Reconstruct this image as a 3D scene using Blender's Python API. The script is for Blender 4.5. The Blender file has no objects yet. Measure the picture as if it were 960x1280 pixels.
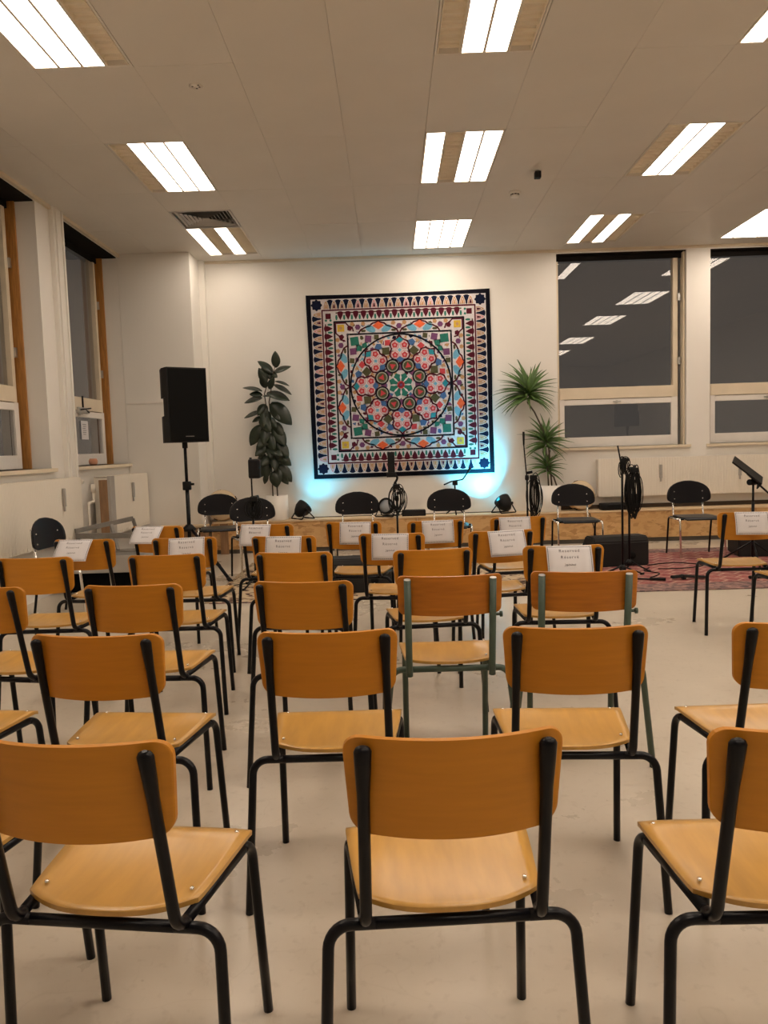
import bpy, bmesh, math, random
from mathutils import Vector, Matrix, noise
random.seed(7)
PI = math.pi
sc = bpy.context.scene
COL = sc.collection

# ---------------------------------------------------------------- camera
CO = Vector((0, 0, 1.28)); FPX = 981.0
CR = Vector((0.99949, 0.00822, -0.030835)); CU = Vector((0.030055, 0.082323, 0.996152)); CF = Vector((-0.010727, 0.996572, -0.082034))
cd = bpy.data.cameras.new('camera'); cam = bpy.data.objects.new('camera', cd); COL.objects.link(cam)
m = Matrix.Identity(4)
for i in range(3):
    m[i][0] = CR[i]; m[i][1] = CU[i]; m[i][2] = -CF[i]; m[i][3] = CO[i]
cam.matrix_world = m
cd.sensor_fit = 'HORIZONTAL'; cd.sensor_width = 36; cd.lens = FPX / 960 * 36; cd.clip_start = 0.05
sc.camera = cam
# ---------------------------------------------------------------- world (night outside) and exposure
w = bpy.data.worlds.new('night'); sc.world = w; w.use_nodes = True
w.node_tree.nodes['Background'].inputs[0].default_value = (0.80, 0.70, 0.62, 1)
w.node_tree.nodes['Background'].inputs[1].default_value = 0.08
vs = sc.view_settings
vs.view_transform = 'Standard'; vs.look = 'None'; vs.exposure = 0.0; vs.gamma = 1.0; vs.use_curve_mapping = False
sc.cycles.use_denoising = True
sc.cycles.max_bounces = 8; sc.cycles.diffuse_bounces = 5; sc.cycles.transmission_bounces = 8
sc.cycles.sample_clamp_indirect = 6
LAMP_STRENGTH = 12.5
LAMP_COLOR = (1.0, 0.85, 0.70)
def spot(name, loc, tgt, power, color, angle, blend=1.0, r=0.03):
    l = bpy.data.lights.new(name, 'SPOT'); l.energy = power; l.color = color; l.spot_size = angle; l.spot_blend = blend; l.shadow_soft_size = r
    o = bpy.data.objects.new(name, l); COL.objects.link(o); o.location = loc
    o.rotation_euler = (Vector(tgt) - Vector(loc)).to_track_quat('-Z', 'Y').to_euler()
    return o
CYAN = (0.05, 0.66, 1.0)
spot('stage_beam', (1.335, 9.865, 0.575), (1.175, 10.14, 0.90), 210, CYAN, 1.6, 1.0)
spot('stage_beam', (-1.06, 9.875, 0.57), (-0.90, 10.14, 1.05), 38, CYAN, 1.9, 1.0)

def at(px, py, Y):
    d = CF + CR * ((px - 480) / FPX) - CU * ((py - 640) / FPX)
    return CO + d * (Y / d.y)

# ---------------------------------------------------------------- materials
MATS = {}
def mat(name, color, rough=0.5, metal=0.0, spec=0.5, var=0.0, scale=8.0, stretch=(1, 1, 1), bump=0.0, bscale=60, coat=0.0, c2=None, randomize=0.0):
    mt = bpy.data.materials.new(name); mt.use_nodes = True
    nt = mt.node_tree; b = nt.nodes['Principled BSDF']
    b.inputs['Roughness'].default_value = rough; b.inputs['Metallic'].default_value = metal
    b.inputs['Specular IOR Level'].default_value = spec; b.inputs['Coat Weight'].default_value = coat
    b.inputs['Coat Roughness'].default_value = 0.25
    b.inputs['Base Color'].default_value = (*color, 1)
    MATS[name] = mt
    if var or bump:
        tc = nt.nodes.new('ShaderNodeTexCoord'); mp = nt.nodes.new('ShaderNodeMapping'); mp.inputs['Scale'].default_value = stretch
        nt.links.new(tc.outputs['Object'], mp.inputs[0])
        if randomize:
            oi = nt.nodes.new('ShaderNodeObjectInfo'); mul = nt.nodes.new('ShaderNodeMath'); mul.operation = 'MULTIPLY'; mul.inputs[1].default_value = 37.0
            cx = nt.nodes.new('ShaderNodeCombineXYZ'); nt.links.new(oi.outputs['Random'], mul.inputs[0])
            for k in range(3): nt.links.new(mul.outputs[0], cx.inputs[k])
            nt.links.new(cx.outputs[0], mp.inputs['Location'])
        if var:
            n = nt.nodes.new('ShaderNodeTexNoise'); n.inputs['Scale'].default_value = scale; n.inputs['Detail'].default_value = 6
            nt.links.new(mp.outputs[0], n.inputs['Vector'])
            r = nt.nodes.new('ShaderNodeValToRGB'); nt.links.new(n.outputs['Fac'], r.inputs[0])
            hi = c2 if c2 else tuple(min(1, c * (1 + var)) for c in color)
            r.color_ramp.elements[0].position = 0.3; r.color_ramp.elements[1].position = 0.7
            r.color_ramp.elements[0].color = (*[c * (1 - var) for c in color], 1); r.color_ramp.elements[1].color = (*hi, 1)
            out = r.outputs[0]
            if randomize:
                hs = nt.nodes.new('ShaderNodeHueSaturation'); mr = nt.nodes.new('ShaderNodeMapRange'); mr.inputs[3].default_value = 1 - randomize; mr.inputs[4].default_value = 1 + randomize
                nt.links.new(oi.outputs['Random'], mr.inputs[0]); nt.links.new(mr.outputs[0], hs.inputs['Value']); nt.links.new(out, hs.inputs['Color']); out = hs.outputs[0]
            nt.links.new(out, b.inputs['Base Color'])
        if bump:
            n2 = nt.nodes.new('ShaderNodeTexNoise'); n2.inputs['Scale'].default_value = bscale; n2.inputs['Detail'].default_value = 5
            nt.links.new(mp.outputs[0], n2.inputs['Vector'])
            bp = nt.nodes.new('ShaderNodeBump'); bp.inputs['Strength'].default_value = bump; bp.inputs['Distance'].default_value = 0.004
            nt.links.new(n2.outputs['Fac'], bp.inputs['Height']); nt.links.new(bp.outputs[0], b.inputs['Normal'])
    return mt

mat('wall', (0.80, 0.77, 0.72), 0.7, var=0.02, scale=1.5, bump=0.05, bscale=90)
mat('ceiling', (0.67, 0.635, 0.58), 0.55, var=0.03, scale=2.0)
mat('ceiling_slab', (0.62, 0.60, 0.57), 0.7)
mat('beech', (0.53, 0.212, 0.017), 0.42, spec=0.3, var=0.06, scale=5, stretch=(1.0, 6, 14), coat=0.0, randomize=0.05)  # chair backs: same wood as the seats, their shade put into this colour
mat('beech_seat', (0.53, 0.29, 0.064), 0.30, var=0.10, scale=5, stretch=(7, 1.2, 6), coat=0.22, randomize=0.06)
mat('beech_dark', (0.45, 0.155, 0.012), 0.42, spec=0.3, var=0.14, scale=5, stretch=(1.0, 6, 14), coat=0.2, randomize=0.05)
mat('black_paint', (0.004, 0.004, 0.006), 0.30, spec=0.22)
mat('green_paint', (0.052, 0.082, 0.06), 0.42, var=0.12, scale=14)
mat('chrome', (0.80, 0.79, 0.77), 0.16, metal=1.0)
mat('steel', (0.50, 0.49, 0.47), 0.35, metal=0.9)
mat('black_ply', (0.006, 0.006, 0.009), 0.38, spec=0.30)
mat('black_plastic', (0.006, 0.006, 0.007), 0.55, spec=0.25, var=0.1, scale=60)
mat('grille_cloth', (0.004, 0.004, 0.004), 0.8, spec=0.15)
mat('charcoal', (0.016, 0.015, 0.015), 0.6, spec=0.25)
mat('paper', (0.66, 0.645, 0.665), 0.8)
mat('ink', (0.09, 0.085, 0.10), 0.8)
mat('pine', (0.70, 0.52, 0.32), 0.6, var=0.12, scale=4, stretch=(1, 8, 8))
mat('plank_brown', (0.30, 0.17, 0.085), 0.6, var=0.25, scale=5, stretch=(6, 6, 1))
mat('plinth', (0.11, 0.095, 0.08), 0.8)
mat('frame_cream', (0.72, 0.62, 0.47), 0.5, var=0.04, scale=6)
mat('frame_white', (0.80, 0.76, 0.71), 0.45, var=0.03, scale=6)
mat('wood_strip', (0.42, 0.19, 0.045), 0.5, var=0.25, scale=5, stretch=(14, 14, 1.2))
mat('dark_gap', (0.055, 0.035, 0.02), 0.8)
mat('radiator', (0.80, 0.74, 0.64), 0.42, var=0.02, scale=4)
mat('grey_metal', (0.22, 0.205, 0.185), 0.5, metal=0.3, var=0.15, scale=9)
mat('grey_board', (0.40, 0.375, 0.34), 0.7, var=0.1, scale=5)
mat('leaf_dark', (0.020, 0.030, 0.018), 0.35, var=0.35, scale=9, spec=0.5)
mat('leaf_green', (0.060, 0.125, 0.022), 0.42, var=0.4, scale=8)
mat('stem_brown', (0.07, 0.05, 0.03), 0.7, var=0.3, scale=20)
mat('pot_white', (0.78, 0.74, 0.68), 0.4)
mat('soil', (0.03, 0.02, 0.015), 0.95)
mat('louver', (0.90, 0.83, 0.70), 0.45)
mat('louver_back', (0.88, 0.80, 0.66), 0.5)
mat('light_rim', (0.72, 0.68, 0.62), 0.5)
mat('vent_metal', (0.50, 0.48, 0.46), 0.5)
mat('vent_dark', (0.012, 0.012, 0.012), 0.9)
mat('drum_wood', (0.42, 0.25, 0.10), 0.4, var=0.15, scale=7, stretch=(1, 1, 5))
mat('drum_skin', (0.66, 0.52, 0.34), 0.6, var=0.12, scale=5)
mat('lens', (0.35, 0.36, 0.38), 0.25)
mat('blind_dark', (0.012, 0.010, 0.009), 0.8, spec=0.1)
mat('clay', (0.62, 0.30, 0.18), 0.7)
mat('rubber', (0.006, 0.006, 0.006), 0.6, spec=0.25)

def node_mat(name, build):
    mt = bpy.data.materials.new(name); mt.use_nodes = True; MATS[name] = mt
    nt = mt.node_tree; build(nt, nt.nodes['Principled BSDF'], lambda t: nt.nodes.new('ShaderNode' + t), nt.links.new); return mt

def b_floor(nt, b, N, L):
    tc = N('TexCoord'); n1 = N('TexNoise'); n1.inputs['Scale'].default_value = 0.9; n1.inputs['Detail'].default_value = 7; n1.inputs['Roughness'].default_value = 0.62
    n2 = N('TexNoise'); n2.inputs['Scale'].default_value = 26; n2.inputs['Detail'].default_value = 4
    L(tc.outputs['Object'], n1.inputs[0]); L(tc.outputs['Object'], n2.inputs[0])
    r = N('ValToRGB'); r.color_ramp.elements[0].position = 0.3; r.color_ramp.elements[1].position = 0.72
    r.color_ramp.elements[0].color = (0.50, 0.435, 0.35, 1); r.color_ramp.elements[1].color = (0.62, 0.55, 0.455, 1); L(n1.outputs[0], r.inputs[0])
    r2 = N('ValToRGB'); r2.color_ramp.elements[0].position = 0.28; r2.color_ramp.elements[1].position = 0.42
    r2.color_ramp.elements[0].color = (0.86, 0.84, 0.82, 1); r2.color_ramp.elements[1].color = (1, 1, 1, 1); L(n2.outputs[0], r2.inputs[0])
    mx = N('Mix'); mx.data_type = 'RGBA'; mx.blend_type = 'MULTIPLY'; mx.inputs[0].default_value = 0.7; L(r.outputs[0], mx.inputs[6]); L(r2.outputs[0], mx.inputs[7])
    # fine scuffs: long thin voronoi crackle, faint
    mp = N('Mapping'); mp.inputs['Scale'].default_value = (1.2, 1.2, 1); L(tc.outputs['Object'], mp.inputs[0])
    nz = N('TexNoise'); nz.inputs['Scale'].default_value = 2.2; L(mp.outputs[0], nz.inputs[0])
    ad = N('VectorMath'); ad.operation = 'ADD'; L(mp.outputs[0], ad.inputs[0]); L(nz.outputs[1], ad.inputs[1])
    v = N('TexVoronoi'); v.feature = 'DISTANCE_TO_EDGE'; v.inputs['Scale'].default_value = 1.1; L(ad.outputs[0], v.inputs[0])
    r3 = N('ValToRGB'); r3.color_ramp.elements[0].position = 0.0; r3.color_ramp.elements[1].position = 0.006
    r3.color_ramp.elements[0].color = (0.90, 0.88, 0.86, 1); r3.color_ramp.elements[1].color = (1, 1, 1, 1); L(v.outputs['Distance'], r3.inputs[0])
    n4 = N('TexNoise'); n4.inputs['Scale'].default_value = 3.0; L(tc.outputs['Object'], n4.inputs[0])
    mx2 = N('Mix'); mx2.data_type = 'RGBA'; mx2.blend_type = 'MULTIPLY'; L(mx.outputs[2], mx2.inputs[6]); L(r3.outputs[0], mx2.inputs[7]); L(n4.outputs[0], mx2.inputs[0])
    v5 = N('TexVoronoi'); v5.inputs['Scale'].default_value = 2.3; L(tc.outputs['Object'], v5.inputs[0])
    r5 = N('ValToRGB'); r5.color_ramp.elements[0].position = 0.012; r5.color_ramp.elements[1].position = 0.026
    r5.color_ramp.elements[0].color = (0.45, 0.42, 0.40, 1); r5.color_ramp.elements[1].color = (1, 1, 1, 1); L(v5.outputs['Distance'], r5.inputs[0])
    n6 = N('TexNoise'); n6.inputs['Scale'].default_value = 14; n6.inputs['Detail'].default_value = 8; n6.inputs['Roughness'].default_value = 0.75; mp6 = N('Mapping'); mp6.inputs['Scale'].default_value = (1, .35, 1); mp6.inputs['Rotation'].default_value = (0, 0, .6); L(tc.outputs['Object'], mp6.inputs[0]); L(mp6.outputs[0], n6.inputs[0])
    r6 = N('ValToRGB'); r6.color_ramp.elements[0].position = 0.60; r6.color_ramp.elements[1].position = 0.72; r6.color_ramp.elements[0].color = (1, 1, 1, 1); r6.color_ramp.elements[1].color = (0.86, 0.83, 0.80, 1); L(n6.outputs[0], r6.inputs[0])
    mx3 = N('Mix'); mx3.data_type = 'RGBA'; mx3.blend_type = 'MULTIPLY'; mx3.inputs[0].default_value = 1; L(mx2.outputs[2], mx3.inputs[6]); L(r5.outputs[0], mx3.inputs[7])
    mx4 = N('Mix'); mx4.data_type = 'RGBA'; mx4.blend_type = 'MULTIPLY'; mx4.inputs[0].default_value = 1; L(mx3.outputs[2], mx4.inputs[6]); L(r6.outputs[0], mx4.inputs[7])
    L(mx4.outputs[2], b.inputs['Base Color'])
    b.inputs['Roughness'].default_value = 0.34; b.inputs['Specular IOR Level'].default_value = 0.45
    rr = N('MapRange'); rr.inputs[3].default_value = 0.20; rr.inputs[4].default_value = 0.38; L(n1.outputs[0], rr.inputs[0]); L(rr.outputs[0], b.inputs['Roughness'])
node_mat('floor', b_floor)

def b_osb(nt, b, N, L):
    tc = N('TexCoord'); mp = N('Mapping'); mp.inputs['Scale'].default_value = (5, 5, 11); L(tc.outputs['Object'], mp.inputs[0])
    nz = N('TexNoise'); nz.inputs['Scale'].default_value = 2; L(mp.outputs[0], nz.inputs[0])
    ad = N('VectorMath'); ad.operation = 'ADD'; L(mp.outputs[0], ad.inputs[0]); L(nz.outputs[1], ad.inputs[1])
    v = N('TexVoronoi'); v.inputs['Scale'].default_value = 2.2; L(ad.outputs[0], v.inputs[0])
    r = N('ValToRGB'); e = r.color_ramp.elements; e[0].color = (0.40, 0.20, 0.07, 1); e[1].color = (0.70, 0.44, 0.20, 1); L(v.outputs['Color'], r.inputs[0])
    e.new(0.35).color = (0.60, 0.35, 0.14, 1)
    L(r.outputs[0], b.inputs['Base Color']); b.inputs['Roughness'].default_value = 0.6
node_mat('osb', b_osb)

def b_redrug(nt, b, N, L):
    tc = N('TexCoord'); mp = N('Mapping'); mp.inputs['Rotation'].default_value = (0, 0, 0.785); mp.inputs['Scale'].default_value = (5, 5, 5); L(tc.outputs['Object'], mp.inputs[0])
    br = N('TexBrick'); br.offset = 0.5; br.inputs['Scale'].default_value = 1.0; br.inputs['Color1'].default_value = (0.34, 0.075, 0.075, 1); br.inputs['Color2'].default_value = (0.24, 0.06, 0.07, 1)
    br.inputs['Mortar'].default_value = (0.52, 0.30, 0.24, 1); br.inputs['Mortar Size'].default_value = 0.055; br.inputs['Brick Width'].default_value = 0.8; br.inputs['Row Height'].default_value = 0.8; L(mp.outputs[0], br.inputs[0])
    v = N('TexVoronoi'); v.inputs['Scale'].default_value = 22; L(tc.outputs['Object'], v.inputs[0])
    r = N('ValToRGB'); r.color_ramp.elements[0].color = (0.09, 0.05, 0.06, 1); r.color_ramp.elements[1].color = (0.55, 0.36, 0.28, 1); L(v.outputs['Color'], r.inputs[0])
    mx = N('Mix'); mx.data_type = 'RGBA'; mx.inputs[0].default_value = 0.32; L(br.outputs[0], mx.inputs[6]); L(r.outputs[0], mx.inputs[7])
    L(mx.outputs[2], b.inputs['Base Color']); b.inputs['Roughness'].default_value = 0.95; b.inputs['Specular IOR Level'].default_value = 0.1
node_mat('rug_red', b_redrug)
def b_rugborder(nt, b, N, L):
    tc = N('TexCoord'); v = N('TexVoronoi'); v.inputs['Scale'].default_value = 26; L(tc.outputs['Object'], v.inputs[0])
    r = N('ValToRGB'); e = r.color_ramp.elements; e[0].color = (0.07, 0.06, 0.065, 1); e[1].color = (0.40, 0.24, 0.20, 1); e.new(0.5).color = (0.24, 0.15, 0.14, 1); L(v.outputs['Color'], r.inputs[0])
    L(r.outputs[0], b.inputs['Base Color']); b.inputs['Roughness'].default_value = 0.95; b.inputs['Specular IOR Level'].default_value = 0.1
node_mat('rug_border', b_rugborder)
def b_beigerug(nt, b, N, L):
    tc = N('TexCoord'); nz = N('TexNoise'); nz.inputs['Scale'].default_value = 5; L(tc.outputs['Object'], nz.inputs[0])
    ad = N('VectorMath'); ad.operation = 'ADD'; L(tc.outputs['Object'], ad.inputs[0]); L(nz.outputs[1], ad.inputs[1])
    v = N('TexVoronoi'); v.feature = 'SMOOTH_F1'; v.inputs['Scale'].default_value = 7; L(ad.outputs[0], v.inputs[0])
    r = N('ValToRGB'); e = r.color_ramp.elements; e[0].color = (0.05, 0.04, 0.035, 1); e[1].color = (0.52, 0.40, 0.27, 1); e.new(0.28).color = (0.14, 0.08, 0.06, 1); e.new(0.42).color = (0.50, 0.39, 0.26, 1)
    L(v.outputs['Distance'], r.inputs[0]); L(r.outputs[0], b.inputs['Base Color']); b.inputs['Roughness'].default_value = 0.95; b.inputs['Specular IOR Level'].default_value = 0.1
node_mat('rug_beige', b_beigerug)

def b_glass(nt, b, N, L):
    nt.nodes.remove(b); g = N('BsdfGlass'); g.inputs['IOR'].default_value = 1.5; g.inputs['Roughness'].default_value = 0.0
    g.inputs['Color'].default_value = (0.95, 0.95, 0.95, 1)
    out = [n for n in nt.nodes if n.type == 'OUTPUT_MATERIAL'][0]; L(g.outputs[0], out.inputs[0])
node_mat('glass', b_glass)
def b_lamp(nt, b, N, L):
    b.inputs['Base Color'].default_value = (0.8, 0.75, 0.65, 1)
    b.inputs['Emission Color'].default_value = (*LAMP_COLOR, 1); b.inputs['Emission Strength'].default_value = LAMP_STRENGTH
node_mat('lamp', b_lamp)
def b_parlens(nt, b, N, L):
    b.inputs['Base Color'].default_value = (0.2, 0.4, 0.5, 1)
    b.inputs['Emission Color'].default_value = (0.1, 0.72, 1, 1); b.inputs['Emission Strength'].default_value = 6
node_mat('par_lens', b_parlens)

# ---------------------------------------------------------------- mesh helpers
def bm_new(): return bmesh.new()
def add_box(bm, a, b_, mi=0, bev=0.0):
    x0, y0, z0 = a; x1, y1, z1 = b_
    vs_ = [bm.verts.new(p) for p in ((x0, y0, z0), (x1, y0, z0), (x1, y1, z0), (x0, y1, z0), (x0, y0, z1), (x1, y0, z1), (x1, y1, z1), (x0, y1, z1))]
    fs = [bm.faces.new([vs_[i] for i in q]) for q in ((0, 3, 2, 1), (4, 5, 6, 7), (0, 1, 5, 4), (1, 2, 6, 5), (2, 3, 7, 6), (3, 0, 4, 7))]
    for f in fs: f.material_index = mi
    if bev:
        es = list({e for f in fs for e in f.edges})
        bmesh.ops.bevel(bm, geom=es, offset=bev, segments=2, profile=0.6, affect='EDGES')
    return vs_
def add_obox(bm, c, half, rot, bev=0.0):
    n0 = len(bm.verts)
    add_box(bm, [-h for h in half], half, 0, bev)
    bm.verts.ensure_lookup_table()
    for v in list(bm.verts)[n0:]: v.co = rot @ v.co + Vector(c)
def add_tube(bm, pts, r, n=10, cap=True, closed=False):
    pts = [Vector(p) for p in pts]; N = len(pts)
    rr = r if isinstance(r, (list, tuple)) else [r] * N
    t0 = (pts[1] - pts[0]).normalized(); up = Vector((0, 0, 1)) if abs(t0.z) < 0.9 else Vector((0, 1, 0))
    nrm = t0.cross(up).normalized(); rings = []; pt = t0
    for i in range(N):
        if closed: t = (pts[(i + 1) % N] - pts[i - 1]).normalized()
        else: t = (pts[min(i + 1, N - 1)] - pts[max(i - 1, 0)]).normalized()
        ax = pt.cross(t)
        if ax.length > 1e-7:
            nrm = Matrix.Rotation(pt.angle(t), 3, ax.normalized()) @ nrm
        nrm = (nrm - t * nrm.dot(t)).normalized(); pt = t; bn = t.cross(nrm)
        rings.append([bm.verts.new(pts[i] + (nrm * math.cos(2 * PI * k / n) + bn * math.sin(2 * PI * k / n)) * rr[i]) for k in range(n)])
    for i in range(N if closed else N - 1):
        a, b_ = rings[i], rings[(i + 1) % N]
        for k in range(n):
            f = bm.faces.new((a[k], a[(k + 1) % n], b_[(k + 1) % n], b_[k])); f.smooth = True
    if cap and not closed:
        bm.faces.new(rings[0][::-1]); bm.faces.new(rings[-1])
    return rings
def fillet(pts, rads, seg=6):
    pts = [Vector(p) for p in pts]; out = [pts[0]]
    for i in range(1, len(pts) - 1):
        a, b_, c = pts[i - 1], pts[i], pts[i + 1]; u = (a - b_).normalized(); v = (c - b_).normalized(); r = rads[i - 1]
        ang = u.angle(v)
        if r <= 0 or ang > PI - 0.02: out.append(b_); continue
        d = min(r / math.tan(ang / 2), 0.48 * (a - b_).length, 0.48 * (c - b_).length); rad = d * math.tan(ang / 2)
        bis = (u + v).normalized(); cen = b_ + bis * (rad / math.sin(ang / 2)); p0 = b_ + u * d; p1 = b_ + v * d
        e0 = p0 - cen; e1 = p1 - cen; A = e0.angle(e1)
        for k in range(seg + 1):
            t = k / seg; out.append(cen + (e0 * math.sin((1 - t) * A) + e1 * math.sin(t * A)) / math.sin(A))
    out.append(pts[-1]); return out
def add_lathe(bm, prof, n=24, c=(0, 0, 0)):
    rings = []
    for r, z in prof:
        rings.append([bm.verts.new((c[0] + r * math.cos(2 * PI * k / n), c[1] + r * math.sin(2 * PI * k / n), c[2] + z)) for k in range(n)] if r > 1e-6 else [bm.verts.new((c[0], c[1], c[2] + z))])
    for a, b_ in zip(rings, rings[1:]):
        for k in range(n):
            if len(a) == 1 and len(b_) == 1: continue
            if len(a) == 1: f = bm.faces.new((a[0], b_[(k + 1) % n], b_[k]))
            elif len(b_) == 1: f = bm.faces.new((a[k], a[(k + 1) % n], b_[0]))
            else: f = bm.faces.new((a[k], a[(k + 1) % n], b_[(k + 1) % n], b_[k]))
            f.smooth = True
def add_sheet(bm, grid_top, grid_bot):
    """closed slab between two vertex grids of equal size"""
    nu = len(grid_top[0]); nv = len(grid_top)
    T = [[bm.verts.new(p) for p in row] for row in grid_top]; B = [[bm.verts.new(p) for p in row] for row in grid_bot]
    for j in range(nv - 1):
        for i in range(nu - 1):
            f = bm.faces.new((T[j][i], T[j][i + 1], T[j + 1][i + 1], T[j + 1][i])); f.smooth = True
            f = bm.faces.new((B[j][i], B[j + 1][i], B[j + 1][i + 1], B[j][i + 1])); f.smooth = True
    for i in range(nu - 1):
        bm.faces.new((T[0][i + 1], T[0][i], B[0][i], B[0][i + 1])); bm.faces.new((T[-1][i], T[-1][i + 1], B[-1][i + 1], B[-1][i]))
    for j in range(nv - 1):
        bm.faces.new((T[j][0], T[j + 1][0], B[j + 1][0], B[j][0])); bm.faces.new((T[j + 1][-1], T[j][-1], B[j][-1], B[j + 1][-1]))
def mesh_of(name, bm, mats):
    bmesh.ops.recalc_face_normals(bm, faces=bm.faces)
    me = bpy.data.meshes.new(name); bm.to_mesh(me); bm.free()
    for q in (mats if isinstance(mats, (list, tuple)) else [mats]): me.materials.append(MATS[q])
    return me
def obj(name, bm, mats, parent=None, kind=None, label=None):
    me = bm if isinstance(bm, bpy.types.Mesh) else mesh_of(name, bm, mats)
    o = bpy.data.objects.new(name, me); COL.objects.link(o)
    if parent: o.parent = parent
    if kind: o['kind'] = kind
    if label: o['label'] = label
    return o
def tag(o, label, cat, group=None):
    o['label'] = label; o['category'] = cat
    if group: o['group'] = group
    return o
def thing(name, label, cat, loc=(0, 0, 0), rz=0.0, group=None):
    o = bpy.data.objects.new(name, None); COL.objects.link(o); o.location = loc; o.rotation_euler = (0, 0, rz)
    o.empty_display_size = 0.1
    return tag(o, label, cat, group)
def dup(root, label, loc, rz, group=None):
    r = root.copy(); COL.objects.link(r); r.location = loc; r.rotation_euler = (0, 0, rz); r['label'] = label
    if group: r['group'] = group
    def rec(src, dst):
        for ch in list(src.children):
            c = ch.copy(); COL.objects.link(c); c.parent = dst; rec(ch, c)
    rec(root, r); return r
def struct(name, bm, mats, parent=None):
    return obj(name, bm, mats, parent, 'structure')
def boxes(*bs, bev=0.0):
    bm = bm_new()
    for a, b_ in bs: add_box(bm, a, b_, 0, bev)
    return bm

# ---------------------------------------------------------------- room shell
WY = 10.15; WL = -3.22; WR = 7.3; WB = -5.0; CZ = 3.69
struct('floor', boxes(((WL - 0.5, WB - 0.2, -0.12), (WR + 0.2, WY + 0.5, 0))), 'floor')
struct('wall_right', boxes(((WR, WB, 0), (WR + 0.2, WY + 0.4, CZ + 0.2))), 'wall')
struct('wall_rear', boxes(((WL - 0.4, WB - 0.2, 0), (WR + 0.2, WB, CZ + 0.2))), 'wall')
# back wall with two windows (third opening is beyond the frame to the right)
W1 = (2.16, 3.80); W2 = (4.10, 5.74); WZ = (1.20, 3.645); TH = 0.36
struct('wall_back', boxes(((WL - 0.4, WY, 0), (W1[0], WY + TH, CZ + .2)), ((W1[0], WY, 0), (W1[1], WY + TH, WZ[0])), ((W1[0], WY, WZ[1]), (W1[1], WY + TH, CZ + .2)),
    ((W1[1], WY, 0), (W2[0], WY + TH, CZ + .2)), ((W2[0], WY, 0), (W2[1], WY + TH, WZ[0])), ((W2[0], WY, WZ[1]), (W2[1], WY + TH, CZ + .2)), ((W2[1], WY, 0), (WR + .2, WY + TH, CZ + .2))), 'wall')
# left wall: far window reaches the pier, near window mostly beyond the frame
F1 = (8.03, 9.63); N1 = (5.76, 7.43); LZ = (1.18, 3.655); LT = 0.45
xl = WL - LT
struct('wall_left', boxes(((xl, WB, 0), (WL, N1[0], CZ + .2)), ((xl, N1[0], 0), (WL, N1[1], LZ[0])), ((xl, N1[0], LZ[1]), (WL, N1[1], CZ + .2)),
    ((xl, N1[1], 0), (WL, F1[0], CZ + .2)), ((xl, F1[0], 0), (WL, F1[1], LZ[0])), ((xl, F1[0], LZ[1]), (WL, F1[1], CZ + .2)), ((xl, F1[1], 0), (WL, WY, CZ + .2))), 'wall')
# boxed pier in the corner, with a shallow panel joint
p = struct('wall_pier', boxes(((WL, 9.63, 0), (-2.35, WY, CZ + .1)), bev=0.008), 'wall')
struct('trim_1', boxes(((-3.20, 9.622, 1.90), (-2.36, 9.63, 1.925))), 'frame_white', p)
struct('trim_2', boxes(((-2.35, 10.06, 0.41), (-2.28, WY, CZ))), 'wall')
struct('trim_3', boxes(((WL, WB, CZ - 0.035), (WL + 0.03, 9.63, CZ)), ((-2.28, WY - 0.03, CZ - 0.03), (WR, WY, CZ))), 'frame_cream')
# ceiling: slab above, separate metal panels below (a closed plate beyond the part in view)
PX0 = -2.15; PP = 0.6225; PYR = [9.845 - 1.19 * k for k in range(0, 8)]
ceil = struct('ceiling', boxes(((WL - .4, WB - .2, CZ + .11), (WR + .2, WY + .4, CZ + .3)), ((WL, WB, CZ), (WR, PYR[7], CZ + .02)), ((PX0 + 13 * PP, PYR[7], CZ), (WR, WY, CZ + .02))), 'ceiling_slab')
LCOLS = [-2.15, 0.34, 2.2075, 4.075]; LROWS = [8.655, 6.275, 3.895]        # near edge (y) of each lamp row; rows are 1.19 deep
xs = [WL, PX0 - PP] + [PX0 + PP * k for k in range(0, 14)]
ys = [PYR[7 - k] for k in range(8)] + [WY]
pm = {}
for j in range(len(ys) - 1):
    for i in range(len(xs) - 1):
        x0, x1, y0, y1 = xs[i], xs[i + 1], ys[j], ys[j + 1]
        if any(abs(x0 - a) < .02 for a in LCOLS) and any(abs(y0 - b_) < .02 for b_ in LROWS): continue
        if abs(x0 + 2.15) < .02 and abs(y0 - 7.465) < .02: y1 = 8.045
        key = (round(x1 - x0, 3), round(y1 - y0, 3))
        if key not in pm:
            pm[key] = mesh_of('ceiling_panel', boxes(((0.0008, 0.0006, 0), (x1 - x0 - 0.0008, y1 - y0 - 0.0006, 0.012)), bev=0.0016), 'ceiling')
        o = obj('ceiling_panel', pm[key], None, ceil); o.location = (x0, y0, CZ + random.uniform(-.001, .001))

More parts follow.
